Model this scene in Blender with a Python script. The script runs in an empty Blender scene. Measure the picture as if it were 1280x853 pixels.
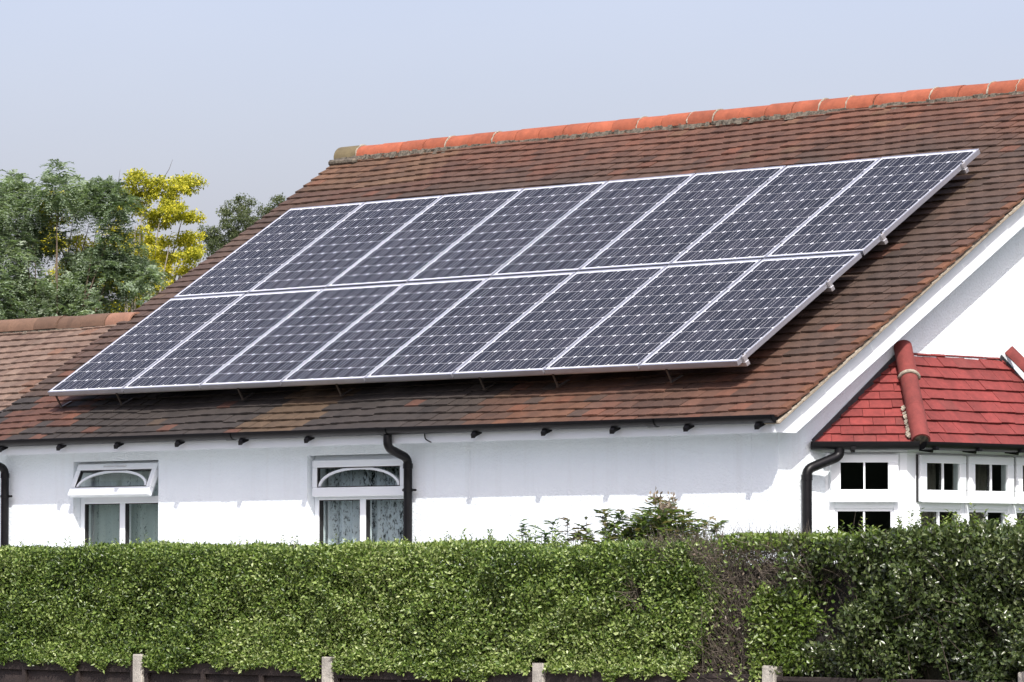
import bpy, bmesh, math, random
import numpy as np
from mathutils import Vector, Matrix

random.seed(7)
rng = np.random.default_rng(11)
sc = bpy.context.scene
COL = sc.collection

# ------------------------------------------------------------------ camera
TH = math.radians(45.2653)
PITCH = math.radians(2.9617)
cam_d = bpy.data.cameras.new('camera')
cam_d.sensor_width = 36.0
cam_d.lens = 36.0 * 5500.0 / 1280.0
cam_d.clip_start = 0.5
cam_d.clip_end = 4000.0
cam = bpy.data.objects.new('camera', cam_d)
COL.objects.link(cam)
cam.location = (21.4068, -23.9389, 1.55)
cam.rotation_euler = (math.pi / 2 + PITCH, 0, TH)
sc.camera = cam

# ------------------------------------------------------------------ sky, sun, exposure
SUN = Vector((1.2, -1.0, 1.70)).normalized()
SUN_EL = math.asin(SUN.z)
SUN_AZ = math.atan2(SUN.x, SUN.y)
world = bpy.data.worlds.new('World')
sc.world = world
world.use_nodes = True
wn = world.node_tree
wn.nodes.clear()
sky = wn.nodes.new('ShaderNodeTexSky')
sky.sky_type = 'NISHITA'
sky.sun_disc = False
sky.sun_elevation = SUN_EL
sky.sun_rotation = SUN_AZ
sky.altitude = 0
sky.air_density = 1.0
sky.dust_density = 5.0
sky.ozone_density = 3.0
veil = wn.nodes.new('ShaderNodeMix')            # thin even summer haze over the blue
veil.data_type = 'RGBA'
veil.inputs[0].default_value = 0.30
veil.inputs[7].default_value = (3.70, 3.50, 3.90, 1)
bg = wn.nodes.new('ShaderNodeBackground')
bg.inputs[1].default_value = 0.115
wo = wn.nodes.new('ShaderNodeOutputWorld')
wn.links.new(sky.outputs[0], veil.inputs[6])
tint = wn.nodes.new('ShaderNodeMix'); tint.data_type = 'RGBA'; tint.blend_type = 'MULTIPLY'
tint.inputs[0].default_value = 1.0
wtc = wn.nodes.new('ShaderNodeTexCoord')
wmp = wn.nodes.new('ShaderNodeMapping'); wmp.inputs['Scale'].default_value = (1, 1, 2.2)
wns = wn.nodes.new('ShaderNodeTexNoise'); wns.inputs['Scale'].default_value = 5.0; wns.inputs['Detail'].default_value = 5; wns.inputs['Roughness'].default_value = .55
wrp = wn.nodes.new('ShaderNodeValToRGB')
wrp.color_ramp.elements[0].position = .32; wrp.color_ramp.elements[0].color = (1.055, 1.0, 1.035, 1)
wrp.color_ramp.elements[1].position = .70; wrp.color_ramp.elements[1].color = (1.12, 1.045, 1.06, 1)
wn.links.new(wtc.outputs['Generated'], wmp.inputs[0]); wn.links.new(wmp.outputs[0], wns.inputs['Vector'])
wn.links.new(wns.outputs['Fac'], wrp.inputs[0]); wn.links.new(wrp.outputs[0], tint.inputs[7])
wn.links.new(veil.outputs[2], tint.inputs[6])
wn.links.new(tint.outputs[2], bg.inputs[0])
wn.links.new(bg.outputs[0], wo.inputs[0])

sun_d = bpy.data.lights.new('sun', 'SUN')
sun_d.energy = 2.75
sun_d.angle = math.radians(0.53)
sun_d.color = (1.0, 0.965, 0.915)
sun = bpy.data.objects.new('sun', sun_d)
COL.objects.link(sun)
sun.rotation_euler = (-SUN).to_track_quat('-Z', 'Y').to_euler()
sun.location = (30, -30, 40)

sc.view_settings.view_transform = 'Standard'
sc.view_settings.look = 'None'
sc.view_settings.exposure = 1.02
sc.view_settings.gamma = 1.0
sc.cycles.max_bounces = 8
sc.cycles.transparent_max_bounces = 12


# ------------------------------------------------------------------ helpers
def tag(o, label=None, cat=None, group=None, kind=None):
    if label: o['label'] = label
    if cat: o['category'] = cat
    if group: o['group'] = group
    if kind: o['kind'] = kind
    return o


def empty(name, loc=(0, 0, 0), parent=None):
    o = bpy.data.objects.new(name, None)
    o.empty_display_size = 0.2
    COL.objects.link(o)
    o.location = loc
    if parent: o.parent = parent
    return o


def link(name, me, parent=None, mat=None):
    o = bpy.data.objects.new(name, me)
    if mat and not me.materials: me.materials.append(mat)
    COL.objects.link(o)
    if parent: o.parent = parent
    return o


WORLD = (Vector((0, 0, 0)), Vector((1, 0, 0)), Vector((0, 1, 0)), Vector((0, 0, 1)))


class MB:
    """collects shapes into one mesh"""
    def __init__(s, frame=WORLD):
        s.v = []; s.f = []; s.fr = frame

    def pt(s, p):
        o, a, b, c = s.fr
        return o + a * p[0] + b * p[1] + c * p[2]

    def box(s, x0, x1, y0, y1, z0, z1):
        n = len(s.v)
        for z in (z0, z1):
            for x, y in ((x0, y0), (x1, y0), (x1, y1), (x0, y1)):
                s.v.append(s.pt((x, y, z)))
        for q in ((0, 3, 2, 1), (4, 5, 6, 7), (0, 1, 5, 4), (1, 2, 6, 5), (2, 3, 7, 6), (3, 0, 4, 7)):
            s.f.append([n + i for i in q])
        return s

    def prism(s, poly, d):
        """poly: 3d points (frame coords), extruded by vector d (frame coords)"""
        n = len(s.v); k = len(poly)
        for p in poly: s.v.append(s.pt(p))
        for p in poly: s.v.append(s.pt((p[0] + d[0], p[1] + d[1], p[2] + d[2])))
        s.f.append([n + i for i in range(k)][::-1])
        s.f.append([n + k + i for i in range(k)])
        for i in range(k):
            j = (i + 1) % k
            s.f.append([n + i, n + j, n + k + j, n + k + i])
        return s

    def tube(s, path, rad, seg=12, caps=True):
        path = [Vector(p) for p in path]
        if not hasattr(rad, '__len__'): rad = [rad] * len(path)
        n0 = len(s.v)
        t0 = (path[1] - path[0]).normalized()
        up = Vector((0, 0, 1)) if abs(t0.z) < .9 else Vector((1, 0, 0))
        a = t0.cross(up).normalized()
        for i, p in enumerate(path):
            if i == 0: t = t0
            elif i == len(path) - 1: t = (path[i] - path[i - 1]).normalized()
            else: t = ((path[i + 1] - p).normalized() + (p - path[i - 1]).normalized()).normalized()
            a = (a - t * a.dot(t)).normalized()
            b = t.cross(a)
            for k in range(seg):
                an = 2 * math.pi * k / seg
                s.v.append(s.pt(p + (a * math.cos(an) + b * math.sin(an)) * rad[i]))
        for i in range(len(path) - 1):
            for k in range(seg):
                k2 = (k + 1) % seg
                s.f.append([n0 + i * seg + k, n0 + i * seg + k2, n0 + (i + 1) * seg + k2, n0 + (i + 1) * seg + k])
        if caps:
            s.f.append([n0 + k for k in range(seg)][::-1])
            e = n0 + (len(path) - 1) * seg
            s.f.append([e + k for k in range(seg)])
        return s

    def mesh(s, name, smooth=False, bevel=0.0):
        me = bpy.data.meshes.new(name)
        me.from_pydata([tuple(v) for v in s.v], [], s.f)
        bm = bmesh.new(); bm.from_mesh(me)
        bmesh.ops.recalc_face_normals(bm, faces=bm.faces)
        if bevel:
            bmesh.ops.bevel(bm, geom=list(bm.edges), offset=bevel, segments=1, affect='EDGES', clamp_overlap=True)
        bm.to_mesh(me); bm.free()
        if smooth:
            me.polygons.foreach_set('use_smooth', [True] * len(me.polygons))
        me.update()
        return me

    def build(s, name, mat, parent=None, smooth=False, bevel=0.0):
        return link(name, s.mesh(name, smooth, bevel), parent, mat)


def round_path(pts, r=0.06, n=5):
    pts = [Vector(p) for p in pts]
    out = [pts[0]]
    for i in range(1, len(pts) - 1):
        a, b, c = pts[i - 1], pts[i], pts[i + 1]
        d1 = (a - b).normalized() * min(r, (a - b).length * .48); d2 = (c - b).normalized() * min(r, (c - b).length * .48)
        for k in range(n + 1):
            t = k / n
            out.append((b + d1) * (1 - t) ** 2 + b * 2 * t * (1 - t) + (b + d2) * t ** 2)
    out.append(pts[-1])
    return out


# ------------------------------------------------------------------ materials
def nt(m):
    m.use_nodes = True
    t = m.node_tree
    t.nodes.clear()
    out = t.nodes.new('ShaderNodeOutputMaterial')
    return t, out


def node(t, typ, **kw):
    n = t.nodes.new(typ)
    for k, v in kw.items():
        if k.startswith('i_'):
            n.inputs[k[2:].replace('_', ' ')].default_value = v
        else:
            setattr(n, k, v)
    return n


def mixc(t, fac, a, b, mode='MIX'):
    n = t.nodes.new('ShaderNodeMix'); n.data_type = 'RGBA'; n.blend_type = mode
    for idx, x in ((0, fac), (6, a), (7, b)):
        if x is None: continue
        if hasattr(x, 'is_output') or hasattr(x, 'links'): t.links.new(x, n.inputs[idx])
        elif idx == 0: n.inputs[0].default_value = x
        else: n.inputs[idx].default_value = (*x, 1) if len(x) == 3 else x
    return n.outputs[2]


def ramp(t, src, stops):
    n = t.nodes.new('ShaderNodeValToRGB')
    el = n.color_ramp.elements
    while len(el) < len(stops): el.new(0.5)
    for e, (p, c) in zip(el, stops):
        e.position = p
        e.color = (*c, 1) if hasattr(c, '__len__') else (c, c, c, 1)
    t.links.new(src, n.inputs[0])
    return n.outputs[0]


def noise(t, scale, detail=4, rough=.55, vec=None, dist=0):
    n = t.nodes.new('ShaderNodeTexNoise')
    n.inputs['Scale'].default_value = scale
    n.inputs['Detail'].default_value = detail
    n.inputs['Roughness'].default_value = rough
    n.inputs['Distortion'].default_value = dist
    if vec is not None: t.links.new(vec, n.inputs['Vector'])
    return n.outputs['Fac']


def pos(t):
    return t.nodes.new('ShaderNodeNewGeometry').outputs['Position']


def bump(t, h, strength, dist):
    n = t.nodes.new('ShaderNodeBump')
    n.inputs['Strength'].default_value = strength
    n.inputs['Distance'].default_value = dist
    t.links.new(h, n.inputs['Height'])
    return n.outputs[0]


def principled(t, out, color, rough=.6, metal=0, spec=None, normal=None, coat=0, coat_rough=.05):
    p = t.nodes.new('ShaderNodeBsdfPrincipled')
    if hasattr(color, 'links'): t.links.new(color, p.inputs['Base Color'])
    else: p.inputs['Base Color'].default_value = (*color, 1)
    if hasattr(rough, 'links'): t.links.new(rough, p.inputs['Roughness'])
    else: p.inputs['Roughness'].default_value = rough
    p.inputs['Metallic'].default_value = metal
    if spec is not None: p.inputs['Specular IOR Level'].default_value = spec
    if coat:
        p.inputs['Coat Weight'].default_value = coat
        p.inputs['Coat Roughness'].default_value = coat_rough
    if normal is not None: t.links.new(normal, p.inputs['Normal'])
    t.links.new(p.outputs[0], out.inputs[0])
    return p


def mat_simple(name, c, rough=.5, metal=0, var=.12, scale=9, bump_s=0, bump_scale=60, spec=None):
    m = bpy.data.materials.new(name); t, out = nt(m)
    P = pos(t)
    n = noise(t, scale, 5, .6, P)
    lo = tuple(x * (1 - var) for x in c); hi = tuple(min(1, x * (1 + var)) for x in c)
    col = ramp(t, n, [(.3, lo), (.7, hi)])
    nm = bump(t, noise(t, bump_scale, 3, .6, P), bump_s, .01) if bump_s else None
    principled(t, out, col, rough, metal, spec, nm)
    return m


def mat_stucco():
    m = bpy.data.materials.new('white_stucco'); t, out = nt(m)
    P = pos(t)
    big = noise(t, .9, 4, .6, P)
    col = ramp(t, big, [(.3, (.735, .80, .835)), (.7, (.78, .845, .88))])
    # faint rain streaks
    mp = t.nodes.new('ShaderNodeMapping'); mp.inputs['Scale'].default_value = (7, 7, .35)
    t.links.new(P, mp.inputs[0])
    st = ramp(t, noise(t, 1.0, 4, .6, mp.outputs[0]), [(.52, 0.0), (.8, 1.0)])
    mulf = t.nodes.new('ShaderNodeMath'); mulf.operation = 'MULTIPLY'; mulf.inputs[1].default_value = .22
    t.links.new(st, mulf.inputs[0])
    col = mixc(t, mulf.outputs[0], col, (.56, .57, .56))
    v = t.nodes.new('ShaderNodeTexVoronoi'); v.inputs['Scale'].default_value = 55
    t.links.new(P, v.inputs['Vector'])
    n2 = noise(t, 38, 4, .65, P)
    ad = t.nodes.new('ShaderNodeMath'); ad.operation = 'ADD'
    t.links.new(v.outputs['Distance'], ad.inputs[0]); t.links.new(n2, ad.inputs[1])
    principled(t, out, col, .9, normal=bump(t, ad.outputs[0], .36, .012))
    return m


def mat_tile(name, per_object, lichen=.10, mott=1.0, coat_noise=70):
    m = bpy.data.materials.new(name); t, out = nt(m)
    a = t.nodes.new('ShaderNodeAttribute')
    a.attribute_name = 'tcol'
    a.attribute_type = 'OBJECT' if per_object else 'GEOMETRY'
    P = pos(t)
    g = ramp(t, noise(t, coat_noise, 4, .7, P), [(.25, 1 - .45 * mott), (.75, 1 + .0 * mott), ])
    col = mixc(t, 1.0, a.outputs['Color'], g, 'MULTIPLY')
    w = ramp(t, noise(t, 7, 5, .7, P), [(.3, .74), (.7, 1.22)])
    col = mixc(t, 1.0, col, w, 'MULTIPLY')
    # lichen flecks
    l1 = ramp(t, noise(t, 34, 5, .75, P), [(.64, 0.0), (.72, 1.0)])
    l2 = ramp(t, noise(t, 2.1, 3, .6, P), [(.42, 0.05), (.68, 1.0)])
    lm = t.nodes.new('ShaderNodeMath'); lm.operation = 'MULTIPLY'
    t.links.new(l1, lm.inputs[0]); t.links.new(l2, lm.inputs[1])
    lm2 = t.nodes.new('ShaderNodeMath'); lm2.operation = 'MULTIPLY'; lm2.inputs[1].default_value = lichen
    t.links.new(lm.outputs[0], lm2.inputs[0])
    col = mixc(t, lm2.outputs[0], col, (.42, .38, .30))
    principled(t, out, col, .88, normal=bump(t, noise(t, 160, 3, .7, P), .35, .004))
    return m


def mat_attr_leaf(name, rough=.42, trans=.3, spec=.45):
    m = bpy.data.materials.new(name); t, out = nt(m)
    a = t.nodes.new('ShaderNodeAttribute'); a.attribute_name = 'lcol'
    p = t.nodes.new('ShaderNodeBsdfPrincipled')
    p.inputs['Roughness'].default_value = rough
    p.inputs['Specular IOR Level'].default_value = spec
    t.links.new(a.outputs['Color'], p.inputs['Base Color'])
    tr = t.nodes.new('ShaderNodeBsdfTranslucent')
    br = mixc(t, 1.0, a.outputs['Color'], (1.3, 1.45, .6), 'MULTIPLY')
    t.links.new(br, tr.inputs[0])
    mx = t.nodes.new('ShaderNodeMixShader'); mx.inputs[0].default_value = trans
    t.links.new(p.outputs[0], mx.inputs[1]); t.links.new(tr.outputs[0], mx.inputs[2])
    t.links.new(mx.outputs[0], out.inputs[0])
    return m


def mat_glass(name, tint=(.9, .93, .92)):
    m = bpy.data.materials.new(name); t, out = nt(m)
    ge = t.nodes.new('ShaderNodeNewGeometry')
    dt = t.nodes.new('ShaderNodeVectorMath'); dt.operation = 'DOT_PRODUCT'
    t.links.new(ge.outputs['Incoming'], dt.inputs[0]); t.links.new(ge.outputs['Normal'], dt.inputs[1])
    def mth(op, x, y=None):
        n = t.nodes.new('ShaderNodeMath'); n.operation = op
        for i, q in enumerate((x, y)):
            if q is None: continue
            if hasattr(q, 'links'): t.links.new(q, n.inputs[i])
            else: n.inputs[i].default_value = q
        return n.outputs[0]
    c = mth('SUBTRACT', 1.0, mth('ABSOLUTE', dt.outputs['Value']))
    k_ = mth('MULTIPLY_ADD', mth('POWER', c, 5.0), .96); k_.node.inputs[2].default_value = .042   # Schlick, same from both sides
    class K: outputs = [k_]
    k = K
    tr = t.nodes.new('ShaderNodeBsdfTransparent'); tr.inputs[0].default_value = (*tint, 1)
    gl = t.nodes.new('ShaderNodeBsdfGlossy'); gl.inputs['Roughness'].default_value = .015
    mx = t.nodes.new('ShaderNodeMixShader')
    t.links.new(k.outputs[0], mx.inputs[0]); t.links.new(tr.outputs[0], mx.inputs[1]); t.links.new(gl.outputs[0], mx.inputs[2])
    t.links.new(mx.outputs[0], out.inputs[0])
    return m


def mat_cell():
    m = bpy.data.materials.new('silicon_cell'); t, out = nt(m)
    tc = t.nodes.new('ShaderNodeTexCoord')
    sx = t.nodes.new('ShaderNodeSeparateXYZ'); t.links.new(tc.outputs['Object'], sx.inputs[0])
    # two bus bars running up the slope at x = +-0.039
    ab = t.nodes.new('ShaderNodeMath'); ab.operation = 'ABSOLUTE'; t.links.new(sx.outputs['X'], ab.inputs[0])
    sb = t.nodes.new('ShaderNodeMath'); sb.operation = 'SUBTRACT'; sb.inputs[1].default_value = .039; t.links.new(ab.outputs[0], sb.inputs[0])
    a2 = t.nodes.new('ShaderNodeMath'); a2.operation = 'ABSOLUTE'; t.links.new(sb.outputs[0], a2.inputs[0])
    lt = t.nodes.new('ShaderNodeMath'); lt.operation = 'LESS_THAN'; lt.inputs[1].default_value = .0016; t.links.new(a2.outputs[0], lt.inputs[0])
    oi = t.nodes.new('ShaderNodeObjectInfo')
    base = ramp(t, oi.outputs['Random'], [(0, (.012, .014, .021)), (.5, (.016, .018, .026)), (1, (.023, .024, .033))])
    fn = ramp(t, noise(t, 3, 3, .6, pos(t)), [(.3, .8), (.7, 1.2)])
    base = mixc(t, 1.0, base, fn, 'MULTIPLY')
    col = mixc(t, lt.outputs[0], base, (.40, .41, .45))
    p = principled(t, out, col, .5, spec=.0, coat=.55, coat_rough=.08)
    p.inputs['Coat IOR'].default_value = 1.4
    return m


def mat_backsheet():
    m = bpy.data.materials.new('white_backsheet'); t, out = nt(m)
    p = principled(t, out, (.52, .54, .58), .5, spec=.0, coat=.55, coat_rough=.08)
    p.inputs['Coat IOR'].default_value = 1.4
    return m


def mat_lace(name, base, dark, scale, cover):
    m = bpy.data.materials.new(name); t, out = nt(m)
    P = pos(t)
    mp = t.nodes.new('ShaderNodeMapping'); mp.inputs['Scale'].default_value = (1, 1, .55); t.links.new(P, mp.inputs[0])
    n = noise(t, scale, 4, .7, mp.outputs[0], .4)
    mp2 = t.nodes.new('ShaderNodeMapping'); mp2.inputs['Scale'].default_value = (17, 3, .25); t.links.new(P, mp2.inputs[0])
    n3 = noise(t, 1.0, 2, .5, mp2.outputs[0])
    ad = t.nodes.new('ShaderNodeMath'); ad.operation = 'MULTIPLY_ADD'; ad.inputs[1].default_value = .75; t.links.new(n3, ad.inputs[0]); t.links.new(n, ad.inputs[2])
    f = ramp(t, ad.outputs[0], [(cover + .375 - .09, 0.0), (cover + .375 + .09, 1.0)])
    di = t.nodes.new('ShaderNodeBsdfDiffuse'); di.inputs[0].default_value = (*base, 1)
    tl = t.nodes.new('ShaderNodeBsdfTranslucent'); tl.inputs[0].default_value = (*base, 1)
    m1 = t.nodes.new('ShaderNodeMixShader'); m1.inputs[0].default_value = .35
    t.links.new(di.outputs[0], m1.inputs[1]); t.links.new(tl.outputs[0], m1.inputs[2])
    tp = t.nodes.new('ShaderNodeBsdfTransparent'); tp.inputs[0].default_value = (*dark, 1)
    mx = t.nodes.new('ShaderNodeMixShader')
    t.links.new(f, mx.inputs[0]); t.links.new(tp.outputs[0], mx.inputs[1]); t.links.new(m1.outputs[0], mx.inputs[2])
    t.links.new(mx.outputs[0], out.inputs[0])
    return m


M = {}
M['stucco'] = mat_stucco()
M['render'] = mat_simple('white_render', (.82, .82, .81), .85, var=.03, scale=2, bump_s=.1, bump_scale=90)
M['paint'] = mat_simple('white_paint', (.745, .795, .825), .42, var=.03, scale=4)
M['upvc'] = mat_simple('white_upvc', (.775, .82, .845), .3, var=.015, scale=3)
M['seal_and_shade'] = mat_simple('black_seal_and_shade', (.015, .015, .015), .6)
M['black'] = mat_simple('black_plastic', (.004, .004, .005), .40, var=.3, scale=20, spec=.22)
M['lead'] = mat_simple('dark_flashing', (.03, .03, .033), .6, var=.4, scale=25)
M['mortar'] = mat_simple('weathered_mortar', (.27, .24, .19), .95, var=.45, scale=26, bump_s=.7, bump_scale=70)
M['mortar_dark'] = mat_simple('lichened_mortar', (.095, .082, .062), .95, var=.75, scale=38, bump_s=.8, bump_scale=80)
M['undercloak'] = mat_simple('undercloak_board', (.22, .19, .145), .95, var=.35, scale=18, bump_s=.4)
M['tile'] = mat_tile('clay_tile', False)
M['tile_one'] = mat_tile('clay_tile_single', True)
M['tile_old'] = mat_tile('old_clay_tile', False, lichen=.55)
M['tile_old_one'] = mat_tile('old_clay_tile_single', True, lichen=.55)
M['tile_red'] = mat_tile('red_painted_tile', True, lichen=.22, mott=.75, coat_noise=24)
M['ridge'] = mat_tile('ridge_clay', True, lichen=.12, mott=.4, coat_noise=40)
M['ridge_old'] = mat_tile('old_ridge_clay', True, lichen=.6, mott=.7)
M['underlay'] = mat_simple('roof_underlay', (.03, .025, .022), .95)
M['alu'] = mat_simple('anodised_aluminium', (.56, .58, .63), .40, metal=.85, var=.06, scale=5)
M['alu_dull'] = mat_simple('mill_aluminium', (.62, .62, .63), .42, metal=.85, var=.12, scale=9)
M['steel'] = mat_simple('galvanised_steel', (.16, .14, .12), .5, metal=.8, var=.2, scale=15)
M['cell'] = mat_cell()
M['backsheet'] = mat_backsheet()
M['glass'] = mat_glass('window_glass')
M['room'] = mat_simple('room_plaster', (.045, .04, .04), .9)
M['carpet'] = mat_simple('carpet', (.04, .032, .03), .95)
M['lace'] = mat_lace('lace_curtain', (.84, .90, .95), (.30, .33, .34), 46, .42)
M['net'] = mat_lace('net_curtain', (.60, .68, .66), (.55, .6, .6), 60, .30)
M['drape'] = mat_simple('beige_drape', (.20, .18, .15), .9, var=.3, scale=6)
M['concrete'] = mat_simple('post_concrete', (.34, .32, .28), .92, var=.28, scale=14, bump_s=.5, bump_scale=80)
M['fence'] = mat_simple('shade_darkened_wood', (.020, .013, .011), .8, var=.45, scale=12, bump_s=.3)  # brown wood, its colour darkened further for the hedge's shade
M['bark'] = mat_simple('bark', (.10, .075, .055), .95, var=.4, scale=18, bump_s=.7, bump_scale=40)
M['bark_pale'] = mat_simple('pale_bark', (.17, .15, .12), .95, var=.35, scale=18, bump_s=.7, bump_scale=40)
M['twig'] = mat_simple('dead_twig', (.105, .088, .068), .9, var=.5, scale=30)
M['twig_dark'] = mat_simple('live_twig', (.045, .035, .024), .9, var=.5, scale=30)
M['leaf'] = mat_attr_leaf('hedge_leaf', .36, .26, .48)
M['leaf_dark'] = mat_attr_leaf('glossy_leaf', .31, .16, .6)
M['leaf_tree'] = mat_attr_leaf('tree_leaf', .5, .35, .35)
M['grass'] = mat_simple('lawn_grass', (.045, .075, .02), .95, var=.45, scale=5, bump_s=.8, bump_scale=60)
M['soil'] = mat_simple('earth', (.10, .08, .055), .95, var=.3, scale=2)
M['paving'] = mat_simple('pavement_slab', (.27, .26, .24), .92, var=.18, scale=5, bump_s=.2)
M['bounce_patio'] = mat_simple('bounce_concrete', (.45, .45, .445), .92, var=.12, scale=4, bump_s=.2)  # kept pale so the added paving lifts the wall's shade
M['asphalt'] = mat_simple('asphalt', (.05, .05, .052), .93, var=.25, scale=30, bump_s=.4, bump_scale=120)
M['kerb'] = mat_simple('kerb_stone', (.30, .29, .27), .9, var=.2, scale=8)

# ------------------------------------------------------------------ ground
def sheet(name, x0, x1, y0, y1, z, mat, th=.3):
    o = MB().box(x0, x1, y0, y1, z - th, z).build(name, mat)
    tag(o, kind='structure')
    return o

sheet('ground', -1200, 1200, -1200, 1200, -.02, M['soil'])
sheet('lawn', -40, 9.5, -4.2, 30, 0.0, M['grass'], .019)
sheet('bounce_patio', -40, 9.0, -3.4, -.01, .004, M['bounce_patio'], .02)  # unseen pale paving, added to bounce light onto the shaded side wall
sheet('pavement', -60, 60, -6.4, -4.5, .0, M['paving'], .019)
sheet('kerb', -60, 60, -6.53, -6.4, .004, M['kerb'], .13)
sheet('road', -60, 60, -13.5, -6.53, -.012, M['asphalt'], .007)

# ------------------------------------------------------------------ bungalow
house = empty('bungalow', (0, 0, 0))
tag(house, 'white stuccoed bungalow with brown tiled roof, black gutters and red bay roof', 'house')

P_ROOF = math.radians(31.9447)
TAN = math.tan(P_ROOF)
EAVE_Y, EAVE_Z = -0.27, 2.648
RIDGE_Y = 4.30
RIDGE_Z = EAVE_Z + (RIDGE_Y - EAVE_Y) * TAN
X_L, X_R = -9.36, 0.240
S = Vector((0, math.cos(P_ROOF), math.sin(P_ROOF)))
N = Vector((0, -math.sin(P_ROOF), math.cos(P_ROOF)))
U = Vector((1, 0, 0))
ROOF0 = Vector((0, EAVE_Y, EAVE_Z))


def roof_z(y):
    return EAVE_Z + (y - EAVE_Y) * TAN


# --- walls ---------------------------------------------------------------
def wall_grid(name, frame, xs, zs, holes, th, mat, parent):
    """wall in frame (x along, y outward, z up), grid of butted boxes leaving the holes out"""
    mb = MB(frame)
    gx = sorted(set(xs + [h[0] for h in holes] + [h[1] for h in holes]))
    gz = sorted(set(zs + [h[2] for h in holes] + [h[3] for h in holes]))
    verts = {}
    cells = {}
    for i in range(len(gx) - 1):
        for k in range(len(gz) - 1):
            cx, cz = (gx[i] + gx[i + 1]) / 2, (gz[k] + gz[k + 1]) / 2
            cells[i, k] = not any(h[0] < cx < h[1] and h[2] < cz < h[3] for h in holes)

    def vid(i, k, d):
        key = (i, k, d)
        if key not in verts:
            verts[key] = len(mb.v)
            mb.v.append(mb.pt((gx[i], -th if d else 0, gz[k])))
        return verts[key]
    for (i, k), solid in cells.items():
        if not solid: continue
        for d in (0, 1):
            mb.f.append([vid(i, k, d), vid(i + 1, k, d), vid(i + 1, k + 1, d), vid(i, k + 1, d)])
        for di, dk, e in ((-1, 0, ((0, 0), (0, 1))), (1, 0, ((1, 0), (1, 1))), (0, -1, ((0, 0), (1, 0))), (0, 1, ((0, 1), (1, 1)))):
            if not cells.get((i + di, k + dk), False):
                (a, b), (c, d2) = e
                mb.f.append([vid(i + a, k + b, 0), vid(i + c, k + d2, 0), vid(i + c, k + d2, 1), vid(i + a, k + b, 1)])
    return mb.build(name, mat, parent)


SIDE = (Vector((0, 0, 0)), Vector((1, 0, 0)), Vector((0, -1, 0)), Vector((0, 0, 1)))
GABLE = (Vector((0, 0, 0)), Vector((0, 1, 0)), Vector((1, 0, 0)), Vector((0, 0, 1)))
WIN_A = (-8.11, -6.98, 1.02, 2.465)
WIN_B = (-5.115, -3.955, 1.02, 2.465)
XW = -9.04
wall_grid('side_wall', SIDE, [XW, -.262], [0, 2.75], [WIN_A, WIN_B], .26, M['stucco'], house)
# gable wall: two piers, a lintel and the triangle over them (one closed outline with the bay opening notched in)
BW = 8.6
gp = [(0.26, 0), (.62, 0), (.62, 2.36), (3.32, 2.36), (3.32, 0), (BW, 0), (BW, roof_z(0) - .12),
      (RIDGE_Y, RIDGE_Z - .12), (0.262, roof_z(.262) - .12)]
mb = MB()
mb.prism([(0, 0, 0), (0, .62, 0), (0, .62, 2.36), (0, 0, 2.36)], (-.26, 0, 0))
mb.prism([(0, 3.32, 0), (0, BW, 0), (0, BW, 2.36), (0, 3.32, 2.36)], (-.26, 0, 0))
mb.prism([(0, 0, 2.36), (0, BW, 2.36), (0, BW, roof_z(0) - .10), (0, RIDGE_Y, RIDGE_Z - .10), (0, 0, roof_z(0) - .10)], (-.26, 0, 0))
mb.build('gable_wall', M['stucco'], house)
mb = MB(); mb.box(-.262, XW, BW - .26, BW, 0, 2.7); mb.build('rear_wall', M['render'], house)
mb = MB(); mb.prism([(XW, .262, 0), (XW, BW - .262, 0), (XW, BW - .262, 2.7), (XW, RIDGE_Y, RIDGE_Z - .1), (XW, .262, roof_z(.262) - .1)], (.24, 0, 0)); mb.build('end_wall', M['render'], house)
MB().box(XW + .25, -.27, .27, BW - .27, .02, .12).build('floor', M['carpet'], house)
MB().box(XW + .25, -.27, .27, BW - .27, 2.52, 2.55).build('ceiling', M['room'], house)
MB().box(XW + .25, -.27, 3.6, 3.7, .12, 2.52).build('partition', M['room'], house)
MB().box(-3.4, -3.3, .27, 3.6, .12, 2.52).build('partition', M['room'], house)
# lower extension on the left
EX0 = -15.0
EXT_RY = 1.64
mb = MB(); mb.box(EX0, XW - .002, .24, .46, 0, 2.75); mb.build('extension_wall', M['stucco'], house)
MB().box(EX0, XW - .002, 3.0, 3.2, 0, 2.6).build('extension_rear_wall', M['render'], house)
mb = MB(); mb.prism([(EX0, .462, 0), (EX0, 2.998, 0), (EX0, 2.998, 2.6), (EX0, EXT_RY, 3.7), (EX0, .462, 2.9)], (.2, 0, 0)); mb.build('extension_end_wall', M['render'], house)

# --- soffit, fascia, bargeboards ------------------------------------------
MB().box(XW, .10, -.19, -.002, 2.548, 2.562).build('soffit', M['paint'], house)
MB().box(XW, .151, -.215, -.192, 2.533, 2.655).build('fascia', M['paint'], house)
MB().box(EX0, XW - .01, -.10, -.08, 2.54, 2.66).build('fascia', M['paint'], house)
MB().box(EX0, XW - .01, -.078, .238, 2.56, 2.574).build('soffit', M['paint'], house)


def barge_top(y): return 2.753 + TAN * y


BT = Vector((0, 0, .25))
apex = barge_top(RIDGE_Y)
poly = [(.153, -.24, 2.533), (.153, -.012, 2.533), (.153, RIDGE_Y, apex - .214), (.153, RIDGE_Y, apex), (.153, -.24, barge_top(-.24))]
MB().prism(poly, (.032, 0, 0)).build('bargeboard', M['paint'], house)
poly = [(.153, 2 * RIDGE_Y + .24, 2.533), (.153, 2 * RIDGE_Y + .012, 2.533), (.153, RIDGE_Y + .002, apex - .214), (.153, RIDGE_Y + .002, apex), (.153, 2 * RIDGE_Y + .24, barge_top(-.24))]
MB().prism(poly, (.032, 0, 0)).build('bargeboard', M['paint'], house)
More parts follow.
